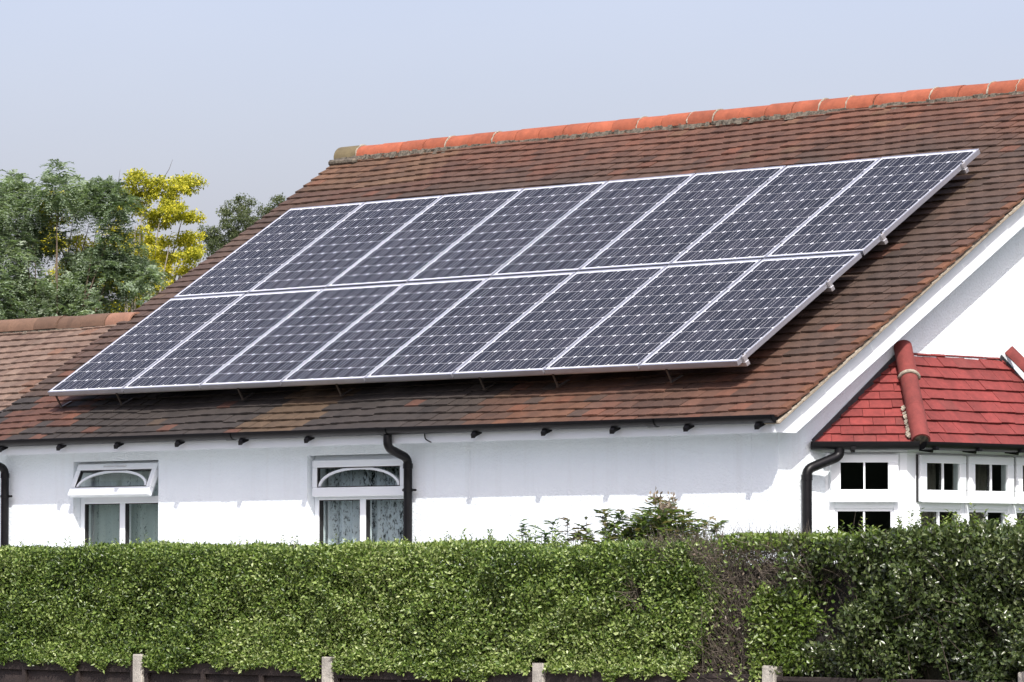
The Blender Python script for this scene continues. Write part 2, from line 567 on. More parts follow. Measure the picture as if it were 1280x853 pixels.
# gable soffit between bargeboard and wall
mb = MB()
mb.prism([(.002, -.18, barge_top(-.18) - .10), (.002, RIDGE_Y, apex - .10), (.002, RIDGE_Y, apex - .085), (.002, -.18, barge_top(-.18) - .085)], (.149, 0, 0))
mb.build('gable_soffit', M['paint'], house)

def vnoise(p, scale, seed=0):
    """cheap smooth 3d value noise in 0..1"""
    q = p * scale + seed * 17.3
    i = np.floor(q).astype(np.int64); f = q - i; f = f * f * (3 - 2 * f)
    def h(a, b, c):
        x = (a * 374761393 + b * 668265263 + c * 2147483647 + seed * 974711) & 0x7fffffff
        x = ((x ^ (x >> 13)) * 1274126177) & 0x7fffffff
        return ((x ^ (x >> 16)) & 0xffff) / 65535.0
    out = 0
    for dx in (0, 1):
        for dy in (0, 1):
            for dz in (0, 1):
                w = (f[:, 0] if dx else 1 - f[:, 0]) * (f[:, 1] if dy else 1 - f[:, 1]) * (f[:, 2] if dz else 1 - f[:, 2])
                out = out + w * h(i[:, 0] + dx, i[:, 1] + dy, i[:, 2] + dz)
    return out


# --- main roof -------------------------------------------------------------
GAUGE, TW = .1155, .166
NC = 46


def roof_tile_color(x, b, r):
    """clay colour of one tile from where it lies and chance"""
    dark = np.array((.060, .043, .034)); brown = np.array((.112, .062, .041)); red = np.array((.185, .066, .035))
    tan = np.array((.20, .125, .066)); grey = np.array((.033, .028, .025)); orange = np.array((.24, .092, .038))
    t = b / 5.3
    n = (math.sin(x * 1.7 + b * 2.3) + math.sin(x * .63 - b * 1.1 + 2) + math.sin(x * 3.1 + b * .7 + 1)) / 3
    q = np.array([[x, b, 0.0]])
    n1 = float(vnoise(q, 1.9, 61)[0]); n2 = float(vnoise(q, 4.5, 62)[0])
    w0 = min(1, max(0, .5 + .22 * n + .7 * (n2 - .5)))
    c = brown * w0 + dark * (1 - w0)
    if n1 > .60: c = c + (red - c) * min(.34, (n1 - .60) * 1.6) * (.3 + 1.2 * r[5])
    elif n1 < .30: c = c + (tan * .55 - c) * min(.45, (.30 - n1) * 2.5)
    k = r[0]
    if b < .75:                                   # weathered band along the eaves
        w = min(1, max(0, (-1.6 - x) / 2.2))
        c = c * (1 - w) + (grey * .75 + dark * .25) * w
        # cleaner tiles washed in oblique strips
        for x0, wd, col, st in ((-5.35, .40, tan * .62, .75), (-2.95, .26, orange * .7, .35), (-2.35, .34, orange * .8, .48), (-8.95, .33, red * .9, .55), (-8.35, .10, red, .5)):
            d = abs(x - b * .25 - x0)
            d += (r[1] - .5) * .22
            if d < wd: c = c * (1 - st) + col * st
        if x > -1.9: c = c * .72 + red * .28 * (.5 + r[2])
    if t > .80:                                   # rusty courses under the ridge
        w = min(1, (t - .80) / .14)
        c = c * (1 - .62 * w) + (red * (.55 + .5 * r[1]) + brown * .5 * (1 - r[1])) * .62 * w
    if x < -7.6 and t > .86: c = c * .6 + tan * .4 * (.6 + .6 * r[2])
    if x < -8.7 and .25 < t < .75: c = c * .55 + np.array((.105, .066, .052)) * .45
    
    if k < .035: c = c * .5 + red * .5
    elif k < .05: c = c * .7 + tan * .3
    elif k > .96: c = c * .7
    if x > X_R - .06: c = c * .45 + orange * .55
    elif x > X_R - .13: c = c * .72 + red * .28
    c = c * (.74 + .30 * r[3])
    return c


def ext_tile_color(x, b, r):
    a = np.array((.225, .142, .104)); p = np.array((.275, .19, .142)); d = np.array((.15, .088, .064)); o = np.array((.28, .125, .065))
    k = r[0]
    c = a * (1 - r[1]) + p * r[1]
    if k < .12: c = d * .5 + c * .5
    elif k > .92: c = o * .5 + c * .5
    return c * (.86 + .22 * r[3]) * .80


def tile_local(w, length, th, cam):
    """corner table of one cambered tile: x across, y up the slope, z off the roof"""
    xs = (-w / 2, 0, w / 2); zc = (0, cam, 0)
    v = []
    for y in (0, length):
        for lay in (0, 1):
            for x, z in zip(xs, zc):
                v.append((x, y, z + (th if lay else 0)))
    f = [(3, 4, 10, 9), (4, 5, 11, 10), (1, 0, 6, 7), (2, 1, 7, 8), (0, 1, 4, 3), (1, 2, 5, 4), (7, 6, 9, 10), (8, 7, 10, 11), (0, 3, 9, 6), (2, 8, 11, 5)]
    return v, f


def wavy(x, b):
    return .009 * math.sin(x * 1.3 + b * .8) + .006 * math.sin(x * 2.9 - b * 1.9 + 1)


def wavyb(x, b):
    return .012 * math.sin(x * 1.05 + b * 2.2) + .008 * math.sin(x * 3.3 + b * 5 + 2)


TLEN, TTH = .172, .0145


def lay_tiles(x0, x1, ncourse, origin, colfn, skip=None, phase=0):
    """list of tiles: dict(matrix, width, colour, x, b)"""
    out = []
    for i in range(ncourse):
        b = i * GAUGE
        off = (TW / 2 if (i + phase) % 2 else 0)
        x = x1 + off
        while x > x0:
            xa, xb = x - TW, x
            x -= TW
            xa2, xb2 = max(xa, x0), min(xb, x1)
            if xb2 - xa2 < .03: continue
            xc = (xa2 + xb2) / 2
            r = rng.random(8)
            if skip and skip(xc, b): continue
            col = colfn(xc, b, r)
            w = xb2 - xa2 - .0015
            bb = b + wavyb(xc, b) * min(1, b / .5) + (r[4] - .5) * .005
            lift = .003 + (r[5] - .5) * .006
            if r[6] > .985: bb -= .022
            # tail rides high over two tiles below, head sits on the battens
            tilt = -(TTH * 1.35 + lift) / TLEN
            p = origin + U * xc + S * bb + N * (wavy(xc, b) - .018 + lift)
            Rm = Matrix((U, S, N)).transposed().to_4x4()
            m = Matrix.Translation(p) @ Rm @ Matrix.Rotation(tilt, 4, 'X') @ Matrix.Rotation((r[6] - .5) * .010, 4, 'Z') @ Matrix.Rotation((r[7] - .5) * .02, 4, 'Y')
            out.append((m, w, col, xc, bb))
    return out


def stuff_mesh(name, tiles, mat, parent):
    V = []; F = []; C = []
    base = 0
    for m, w, col, xc, b in tiles:
        v, f = tile_local(w, TLEN, TTH, .003)
        arr = np.c_[np.array(v), np.ones(len(v))] @ np.array(m).T
        V.append(arr[:, :3]); F += [[base + i for i in q] for q in f]
        C.append(np.tile(np.append(col, 1.0), (len(v), 1)))
        base += len(v)
    me = bpy.data.meshes.new(name)
    me.from_pydata(np.concatenate(V).tolist(), [], F)
    a = me.attributes.new('tcol', 'FLOAT_COLOR', 'POINT')
    a.data.foreach_set('color', np.concatenate(C).astype(np.float32).ravel())
    o = link(name, me, parent, mat)
    o['kind'] = 'stuff'
    return o


def tile_objects(name, tiles, mat, parent, meshcache):
    for m, w, col, xc, b in tiles:
        key = round(w / .004)
        if key not in meshcache:
            v, f = tile_local(key * .004, TLEN, TTH, .003)
            me = bpy.data.meshes.new(name); me.from_pydata(v, [], f); me.materials.append(mat)
            meshcache[key] = me
        o = bpy.data.objects.new(name, meshcache[key])
        COL.objects.link(o)
        o.parent = parent
        o.matrix_local = m
        o['tcol'] = [float(c) for c in col]


def slab(name, x0, x1, y0, y1, drop, th, mat, parent):
    z0, z1 = roof_z(y0) - drop, roof_z(y1) - drop
    return MB().prism([(x0, y0, z0), (x0, y1, z1), (x0, y1, z1 - th), (x0, y0, z0 - th)], (x1 - x0, 0, 0)).build(name, mat, parent)


roof = slab('main_roof', X_L + .02, X_R - .035, EAVE_Y + .10, RIDGE_Y - .004, .058, .03, M['underlay'], house)
# back slope, mirrored about the ridge
mb = MB()
zb = RIDGE_Z - .01
mb.prism([(X_L + .02, RIDGE_Y, zb), (X_L + .02, 2 * RIDGE_Y - EAVE_Y, EAVE_Z - .01), (X_L + .02, 2 * RIDGE_Y - EAVE_Y, EAVE_Z - .07), (X_L + .02, RIDGE_Y, zb - .06)], (X_R - .035 - X_L - .02, 0, 0))
back = mb.build('back_slope', mat_simple('back_tiles', (.09, .055, .04), .9, var=.4, scale=14, bump_s=.6), house)

A0 = Vector((-8.612 + .09, .1286 - .088, 3.0866 - .007))          # lower left corner of the panel field, on its top face
PW, PGAP, PH, RGAP = .994, .018, 1.65, .029
ARR_W = 8 * PW + 7 * PGAP
a_b0 = (A0.y - EAVE_Y) / math.cos(P_ROOF)
tiles = lay_tiles(X_L, X_R, NC, ROOF0, roof_tile_color)
camp = cam.location


def seen(t):
    _, w, col, x, b = t
    under = (A0.x - .1 < x < A0.x + ARR_W + .02) and (a_b0 + .03 < b < a_b0 + 3.28)
    return not under


def size(t):
    m, w, col, x, b = t
    return w * TW / (m.translation - camp).length_squared if seen(t) and b < 4.75 and w > .08 else 0


tiles.sort(key=size, reverse=True)
tile_objects('roof_tile', tiles[:290], M['tile_one'], roof, {})
stuff_mesh('roof_tiling', tiles[290:], M['tile'], roof)

# verge: bedded undercloak and mortar along the gable edge
mb = MB()
ny = 44
for i in range(ny):
    b0 = -.01 + i * 5.28 / ny; b1 = -.01 + (i + 1) * 5.28 / ny - .004
    x1 = X_R - .004 - random.random() ** 2 * .03
    h0 = -.044 - random.random() * .001
    a = ROOF0 + S * b0; c = ROOF0 + S * b1
    mb.prism([(X_R - .045, *(a + N * h0).yz), (x1, *(a + N * h0).yz), (x1 - .004 - random.random() * .012, *(a + N * -.036).yz), (X_R - .045, *(a + N * -.036).yz)], tuple(c - a))
o = mb.build('verge_mortar', M['mortar'], roof, bevel=0); o['kind'] = 'stuff'
mb = MB()
for i in range(17):
    b0 = -.02 + i * .312; b1 = b0 + .308
    a = ROOF0 + S * b0; c = ROOF0 + S * b1
    x1 = X_R + .006 + random.random() * .008
    mb.prism([(X_R - .14, *(a + N * -.053).yz), (x1, *(a + N * -.053).yz), (x1, *(a + N * -.0455).yz), (X_R - .14, *(a + N * -.0455).yz)], tuple(c - a))
o = mb.build('undercloak', M['undercloak'], roof)


# --- ridge tiles
def ridge_mesh(name, length, r, th=.016, seg=14, a0=math.radians(-4), a1=math.radians(184)):
    mb = MB()
    rings = [(0, 1.0), (.012, 1.012), (length - .012, 1.0), (length, .99)]
    nn = len(rings)
    for rr in (r, r - th):
        for x, k in rings:
            for j in range(seg + 1):
                an = a0 + (a1 - a0) * j / seg
                mb.v.append(Vector((x, math.cos(an) * rr * k, math.sin(an) * rr * k)))
    W = seg + 1
    for L in (0, 1):
        for i in range(nn - 1):
            for j in range(seg):
                q = [L * nn * W + i * W + j, L * nn * W + i * W + j + 1, L * nn * W + (i + 1) * W + j + 1, L * nn * W + (i + 1) * W + j]
                mb.f.append(q if L else q[::-1])
    for i in (0, nn - 1):
        for j in range(seg):
            mb.f.append([i * W + j, i * W + j + 1, nn * W + i * W + j + 1, nn * W + i * W + j])
    for j in (0, seg):
        for i in range(nn - 1):
            mb.f.append([i * W + j, (i + 1) * W + j, nn * W + (i + 1) * W + j, nn * W + i * W + j])
    return mb.mesh(name, smooth=False)


def smooth_by_angle(me, deg=40):
    me.polygons.foreach_set('use_smooth', [True] * len(me.polygons))
    try:
        me.set_sharp_from_angle(angle=math.radians(deg))
    except Exception:
        pass
    return me


RL = .306
rme = smooth_by_angle(ridge_mesh('ridge_tile', RL - .013, .112)); rme.materials.append(M['ridge'])
rme_old = rme.copy(); rme_old.materials.clear(); rme_old.materials.append(M['ridge_old'])
ridge = MB()
nR = int((X_R - X_L) / RL)
for i in range(nR + 1):
    x = X_L - .03 + i * RL
    if x + RL > X_R + .05: break
    old = i < 1
    o = bpy.data.objects.new('ridge_tile', rme_old if old else rme)
    COL.objects.link(o); o.parent = roof
    o.location = (x, RIDGE_Y + random.uniform(-.006, .006), RIDGE_Z - .055 + random.uniform(-.004, .004))
    o.rotation_euler = (random.uniform(-.03, .03), random.uniform(-.008, .008), random.uniform(-.01, .01))
    k = random.uniform(.82, 1.1)
    c = np.array((.155, .125, .065)) if old else np.array((.315, .088, .043)) * k
    o['tcol'] = [float(q) for q in c]
    # joint mortar
    if random.random() < .40 and i:
        mb = MB()
        pts = []
        for j in range(9):
            an = math.radians(-2 + 100 * j / 8 + 80)
            pts.append((x + random.uniform(-.006, .006), RIDGE_Y + math.cos(an) * .1145, RIDGE_Z - .055 + math.sin(an) * .1145))
        mb.tube(pts, [.007 * random.uniform(.6, 1.5) for _ in pts], 5)
        mb.build('joint_mortar', M['mortar'], roof)
# bedding mortar under the ridge, ragged lower edge
mb = MB()
x = X_L - .02
while x < X_R - .02:
    dx = random.uniform(.03, .075)
    lo = random.uniform(-.02, .03)
    y0 = RIDGE_Y - .13 - lo
    mb.prism([(x, y0, roof_z(y0) - .010), (x, RIDGE_Y - .07, roof_z(y0) - .008), (x, RIDGE_Y - .07, RIDGE_Z - .02), (x, RIDGE_Y - .118, RIDGE_Z - .055 + random.uniform(-.008, .008))], (dx - .001, 0, 0))
    x += dx
o = mb.build('ridge_bedding', M['mortar_dark'], roof); o['kind'] = 'stuff'
mb = MB(); mb.tube([(X_L + .02, RIDGE_Y, RIDGE_Z - .056), (X_R - .03, RIDGE_Y, RIDGE_Z - .056)], .094, 14); o = mb.build('ridge_core', M['mortar_dark'], roof, smooth=True)
# mortar filled end of the ridge
mb = MB()
mb.tube([(X_L - .045, RIDGE_Y, RIDGE_Z - .07), (X_L - .02, RIDGE_Y, RIDGE_Z - .065), (X_L + .05, RIDGE_Y, RIDGE_Z - .06)], [.075, .098, .1], 14)
mb.build('ridge_end_mortar', M['mortar_dark'], roof, smooth=True)
mb = MB()
mb.box(X_L - .03, X_L + .34, RIDGE_Y - .20, RIDGE_Y - .09, roof_z(RIDGE_Y - .2) - .01, roof_z(RIDGE_Y - .2) + .05)
mb.build('ridge_end_mortar', M['mortar_dark'], roof, bevel=.02)

# --- extension roof (lower ridge, almost flush with the main slope)
EXT_O = ROOF0 - N * .022
ext_nc = int(((EXT_RY - EAVE_Y) / math.cos(P_ROOF) - .03) / GAUGE)
mb = MB()
zz0, zz1 = roof_z(EAVE_Y + .20) - .09, roof_z(EXT_RY) - .09
mb.prism([(EX0, EAVE_Y + .20, zz0), (EX0, EXT_RY, zz1), (EX0, EXT_RY, zz1 - .03), (EX0, EAVE_Y + .20, zz0 - .03)], (X_L + .02 - EX0 - .004, 0, 0))
ext = mb.build('extension_roof', M['underlay'], house)
mb = MB()
mb.prism([(EX0, EXT_RY + .002, zz1), (EX0, 2 * EXT_RY - EAVE_Y, zz0), (EX0, 2 * EXT_RY - EAVE_Y, zz0 - .05), (EX0, EXT_RY + .002, zz1 - .05)], (X_L + .3 - EX0, 0, 0))
mb.build('extension_back_slope', bpy.data.materials['back_tiles'], house)
et = lay_tiles(EX0, X_L - .002, ext_nc, EXT_O, ext_tile_color)


def ext_blend(t):
    # the first courses over the gutter are relaid in the main roof's darker tiles, stepping away in a ragged diagonal
    m, w, col, x, b = t
    edge = X_L - .02 - .55 * max(0, .62 - b)
    return x > edge
et2 = []
for t in et:
    if ext_blend(t): t = (t[0], t[1], roof_tile_color(t[3], t[4], rng.random(8)) * 1.15, t[3], t[4])
    et2.append(t)
et2.sort(key=lambda t: -t[3])
vis = [t for t in et2 if t[3] > -11.9]
tile_objects('extension_tile', vis[:240], M['tile_old_one'], ext, {})
stuff_mesh('extension_tiling', vis[240:] + [t for t in et2 if t[3] <= -11.9], M['tile_old'], ext)
rme2 = smooth_by_angle(ridge_mesh('ridge_tile', .335, .112)); rme2.materials.append(M['ridge_old'])
EZ = roof_z(EXT_RY) - .088
i = 0
x = X_L - .20
while x > EX0:
    o = bpy.data.objects.new('ridge_tile', rme2); COL.objects.link(o); o.parent = ext
    o.location = (x, EXT_RY + random.uniform(-.005, .005), EZ + random.uniform(-.004, .004) + .012)
    o.rotation_euler = (0, random.uniform(-.012, .012), random.uniform(-.01, .01))
    c = np.array((.17, .098, .062)) * random.uniform(.75, 1.15)
    if i == 0: c = np.array((.27, .14, .09))
    o['tcol'] = [float(q) for q in c]
    x -= .342; i += 1
mb = MB()
x = EX0
while x < X_L - .02:
    dx = random.uniform(.03, .075)
    lo = random.uniform(-.015, .02)
    y0 = EXT_RY - .115 - lo
    mb.prism([(x, y0, roof_z(y0) - .035), (x, EXT_RY - .07, roof_z(y0) - .033), (x, EXT_RY - .07, EZ + .03), (x, EXT_RY - .112, EZ + .0)], (dx - .001, 0, 0))
    x += dx
o = mb.build('ridge_bedding', M['mortar_dark'], ext); o['kind'] = 'stuff'


# --- gutters and downpipes ---------------------------------------------------
def gutter_mesh(x0, x1, yc, zc, r, frame=WORLD):
    mb = MB(frame)
    seg = 12
    prof = [(math.cos(math.pi + math.pi * j / seg) * r, math.sin(math.pi + math.pi * j / seg) * r) for j in range(seg + 1)]
    prof = [(-r - .005, .004), (-r - .005, .010)] + [(-r, .010)] + prof + [(r, .010), (r + .005, .010), (r + .005, .004)]
    inner = [(p[0] * .93, p[1] * .93 + .001) for p in prof[3:-3]][::-1]
    loop = prof[2:-2] + inner
    n = len(mb.v); k = len(loop)
    for x in (x0, x1):
        for (y, z) in loop: mb.v.append(mb.pt((x, yc + y, zc + z)))
    for j in range(k):
        j2 = (j + 1) % k
        mb.f.append([n + j, n + j2, n + k + j2, n + k + j])
    mb.f.append([n + j for j in range(k)]); mb.f.append([n + k + j for j in range(k)][::-1])
    # stop ends
    for x, d in ((x0, .004), (x1, -.004)):
        poly = [(x, yc + y, zc + z) for y, z in prof[2:-2]]
        mb.prism(poly, (d, 0, 0))
    return mb


GZ, GR, GY = 2.650, .049, -.264
g = gutter_mesh(EX0, .212, GY, GZ, GR).build('gutter', M['black'], house, smooth=False)
smooth_by_angle(g.data, 45)
# joint collars
for x in (-8.95, -5.75, -3.90, -1.0):
    mb = gutter_mesh(x - .045, x + .045, GY, GZ - .001, GR + .004)
    o = mb.build('joint_collar', M['black'], g); smooth_by_angle(o.data, 45)
# rafter brackets poking out under the gutter
bme = MB()
bme.prism([(-.014, -.005, .0), (-.014, -.058, -.020), (-.014, -.070, -.030), (-.014, -.074, -.006), (-.014, -.060, .012), (-.014, -.005, .028)], (.028, 0, 0))
bmesh_b = bme.mesh('gutter_bracket')
bmesh_b.materials.append(M['black'])
for x in (-8.75, -7.95, -7.19, -6.40, -5.60, -4.80, -2.88, -2.12, -1.40, -.645, .06):
    o = bpy.data.objects.new('gutter_bracket', bmesh_b); COL.objects.link(o); o.parent = g
    o.location = (x, -.216, 2.592); o.scale = (1.5, 1.15, 1.25); o.rotation_euler = (0, 0, random.uniform(-.05, .05))


def downpipe(name, pts, clips, out, r=.035):
    mb = MB(); mb.tube(round_path(pts, .05, 5), r, 14)
    o = mb.build(name, M['black'], house, smooth=True)
    smooth_by_angle(o.data, 50)
    for p in clips:
        p = Vector(p)
        c = MB(); c.tube([p - Vector((0, 0, .012)), p + Vector((0, 0, .012))], r + .006, 14)
        sd = Vector((-out.y, out.x, 0))
        c.tube([p - sd * (r + .04) - out * .015, p + sd * (r + .04) - out * .015], .009, 8)
        k = c.build('pipe_clip', M['black'], o); smooth_by_angle(k.data, 50)
    # socket rings at the bends
    for p in (pts[2],):
        q = Vector(p) - Vector((0, 0, .06))
        c = MB(); c.tube([q - Vector((0, 0, .02)), q + Vector((0, 0, .02))], r + .005, 14)
        k = c.build('pipe_socket', M['black'], o); smooth_by_angle(k.data, 50)
    return o


OUT_Y = Vector((0, -1, 0)); OUT_X = Vector((1, 0, 0))
downpipe('downpipe', [(-3.88, GY, GZ - .05), (-3.88, GY, 2.50), (-3.86, -.062, 2.42), (-3.86, -.062, .02)], [(-3.86, -.062, 2.17), (-3.86, -.062, 1.0)], OUT_Y)
downpipe('downpipe', [(-9.02, GY, GZ - .05), (-9.02, GY, 2.50), (-8.975, -.062, 2.42), (-8.975, -.062, .02)], [(-8.975, -.062, 2.18), (-8.975, -.062, 1.0)], OUT_Y)
# loose cable hanging off the fascia
mb = MB(); mb.tube(round_path([(-3.50, -.222, 2.645), (-3.50, -.224, 2.59), (-3.49, -.226, 2.56), (-3.42, -.23, 2.535)], .03, 4), .005, 6)
mb.build('cable', M['black'], house, smooth=True)
mb = MB(); mb.tube([(-3.22, -.004, 2.47), (-3.218, -.004, 2.3), (-3.222, -.004, 2.1)], .003, 6)
mb.build('cable', M['paint'], house)


# --- side windows -------------------------------------------------------------
def arch_bar(frame, x0, x1, z0, z1, y0, y1, w, mat, parent):
    mb = MB(frame)
    n = 20
    c, hw, hh = (x0 + x1) / 2, (x1 - x0) / 2, z1 - z0
    o, i_ = [], []
    for k in range(n + 1):
        a = math.pi * k / n
        dx, dz = math.cos(a), math.sin(a)
        dx = math.copysign(abs(dx) ** .92, dx)
        o.append((c + hw * dx, z0 + hh * dz)); i_.append((c + (hw - w * 1.4) * dx, z0 + (hh - w) * dz))
    for k in range(n):
        mb.prism([(o[k][0], y0, o[k][1]), (o[k + 1][0], y0, o[k + 1][1]), (i_[k + 1][0], y0, i_[k + 1][1]), (i_[k][0], y0, i_[k][1])], (0, y1 - y0, 0))
    return mb.build('arch_bar', mat, parent)


def ring(mb, x0, x1, z0, z1, w, y0, y1, wb=None, wt=None):
    wb = wb or w; wt = wt or w
    mb.box(x0, x1, y0, y1, z0, z0 + wb)
    mb.box(x0, x1, y0, y1, z1 - wt, z1)
    mb.box(x0, x0 + w, y0, y1, z0 + wb, z1 - wt)
    mb.box(x1 - w, x1, y0, y1, z0 + wb, z1 - wt)
    return mb


def side_window(win, open_light, label):
    x0, x1, z0, z1 = win
    w = empty('window', (x0, 0, z0), house)
    w['label'] = label
    fr = (Vector((0, -.0, z0 * 0)) - Vector((x0, 0, z0)), SIDE[1], SIDE[2], SIDE[3])   # children are local to the window
    yb, yf = -.15, -.075                       # frame lies back in the reveal
    x0 += .004; x1 -= .004
    tr = 2.135                                  # transom
    mid = (x0 + x1) / 2
    zt = z1 - .035
    mb = MB(fr)
    ring(mb, x0, x1, z0 + .035, zt, .055, yb, yf)
    mb.box(x0 + .055, x1 - .055, yb, yf, tr - .03, tr + .03)
    mb.box(mid - .035, mid + .035, yb, yf, z0 + .09, tr - .03)
    mb.build('fixed_frame', M['upvc'], w, bevel=.004)
    mb = MB(fr); mb.box(x0, x1, yb, yf - .01, zt + .001, z1 - .002); mb.build('head_packer', M['paint'], w)
    mb = MB(fr); mb.box(x0 - .02, x1 + .02, -.16, .05, z0 - .03, z0 + .034); mb.build('sill', M['paint'], w, bevel=.005)
    for a, b in ((x0 + .055, mid - .035), (mid + .035, x1 - .055)):
        mb = MB(fr); ring(mb, a, b, z0 + .09, tr - .03, .007, yb + .03, yf - .006); mb.build('glazing_bead', M['seal_and_shade'], w)
        mb = MB(fr); mb.box(a + .001, b - .001, yb + .024, yb + .0285, z0 + .091, tr - .031); mb.build('pane', M['glass'], w)
    # top hung light
    a, b, c, d = x0 + .03, x1 - .03, tr - .005, zt - .005
    light = empty('top_light', (0, 0, 0), w)
    org = Vector((0, 0, 0))
    hinge = Vector((x0, yf, d))
    ang = math.radians(24) if open_light else 0
    ca, sa = math.cos(ang), math.sin(ang)
    # tilted frame axes (frame coords: x along, y out, z up)
    ez = Vector((0, -sa * 1.0, ca)); ey = Vector((0, ca, sa))
    def F(v): return SIDE[1] * v.x + SIDE[2] * v.y + SIDE[3] * v.z
    o_l = fr[0] + F(Vector((0, yf + .003, d)))
    lf = (o_l, SIDE[1], F(ey), F(ez))
    h = d - c
    mb = MB(lf); ring(mb, a, b, -h, 0, .058, 0, .052, wb=.075); mb.build('sash', M['upvc'], light, bevel=.006)
    mb = MB(lf); ring(mb, a + .058, b - .058, -h + .075, -.058, .008, .018, .046); mb.build('glazing_bead', M['seal_and_shade'], light)
    mb = MB(lf); mb.box(a + .0585, b - .0585, .022, .027, -h + .0755, -.0585); mb.build('pane', M['glass'], light)
    arch_bar(lf, a + .064, b - .064, -h + .079, -.060, .028, .041, .020, M['upvc'], light)
    if open_light:
        mb = MB(lf); mb.box((a + b) / 2 - .17, (a + b) / 2 + .13, .053, .057, -.035, -.022); mb.build('trickle_vent', M['alu_dull'], light)
        mb = MB(lf); mb.box(b - .05, b - .035, -.03, .0, -h + .02, -.02); mb.build('stay', M['alu_dull'], light)
    return w


side_window(WIN_A, True, 'side window with tilted open top light')
side_window(WIN_B, False, 'side window with closed top light beside the downpipe')


def curtain(name, frame_pts, z0, z1, mat, label, folds, amp, group=None):
    (xa, ya), (xb, yb) = frame_pts
    a = Vector((xa, ya, 0)); b = Vector((xb, yb, 0)); d = (b - a); L = d.length; d.normalize(); nrm = Vector((-d.y, d.x, 0))
    nx, nz = int(folds * 10), 6
    V = []; F = []
    ph = random.random() * 6
    for k in range(nz + 1):
        z = z0 + (z1 - z0) * k / nz
        for i in range(nx + 1):
            s = i / nx
            off = amp * (math.sin(s * folds * 2 * math.pi + ph) + .4 * math.sin(s * folds * 4.7 * math.pi + 1 + .3 * k / nz)) * (1 - .35 * k / nz)
            p = a + d * (s * L) + nrm * off
            V.append((p.x, p.y, z))
    for k in range(nz):
        for i in range(nx):
            q = k * (nx + 1) + i
            F.append((q, q + 1, q + nx + 2, q + nx + 1))
    me = bpy.data.meshes.new(name); me.from_pydata(V, [], F)
    me.polygons.foreach_set('use_smooth', [True] * len(F))
    o = link(name, me, None, mat)
    sol = o.modifiers.new('cloth', 'SOLIDIFY'); sol.thickness = .002
    tag(o, label, 'curtain', group)
    return o


# --- bay window ----------------------------------------------------------------
bay = empty('bay_window', (0, 0, 0), house)
bay['label'] = 'canted bay window in white frames under a red tiled roof'
BY0, BY1, BX = .51, 3.43, .43
CL, CR = BY0 + BX, BY1 - BX                     # front corners
BZ0, BZ1 = .95, 2.405
# plinth wall below, lintel band above
plan = [(.003, BY0), (BX, CL), (BX, CR), (.003, BY1)]
mb = MB(); mb.prism([(x, y, 0) for x, y in plan], (0, 0, BZ0)); mb.build('plinth', M['render'], bay)
mb = MB(); mb.prism([(-.25, BY0 + .13, BZ0 + .052), (BX - .10, CL + .06, BZ0 + .052), (BX - .10, CR - .06, BZ0 + .052), (-.25, BY1 - .13, BZ0 + .052)], (0, 0, .02)); mb.build('bounce_block_board', M['carpet'], bay)  # dark board added to stop sun bouncing off the plinth top
plan2 = [(.003, BY0 - .045), (BX + .02, CL - .022), (BX + .02, CR + .022), (.003, BY1 + .045)]
mb = MB(); mb.prism([(x, y, BZ1) for x, y in plan2], (0, 0, .075)); mb.build('fascia', M['paint'], bay)
plan3 = [(.003, BY0 - .02), (BX + .05, CL - .03), (BX + .05, CR + .03), (.003, BY1 + .02)]
mb = MB(); mb.prism([(x, y, BZ0) for x, y in plan3], (0, 0, .05)); mb.build('sill', M['paint'], bay, bevel=.006)
r2 = math.sqrt(.5)
FRONT = (Vector((BX, 0, 0)), Vector((0, 1, 0)), Vector((1, 0, 0)), Vector((0, 0, 1)))
LEFTC = (Vector((0, BY0, 0)), Vector((r2, r2, 0)), Vector((r2, -r2, 0)), Vector((0, 0, 1)))
RIGHTC = (Vector((BX, CR, 0)), Vector((-r2, r2, 0)), Vector((r2, r2, 0)), Vector((0, 0, 1)))
Z_TR = 2.022                                   # transom centre


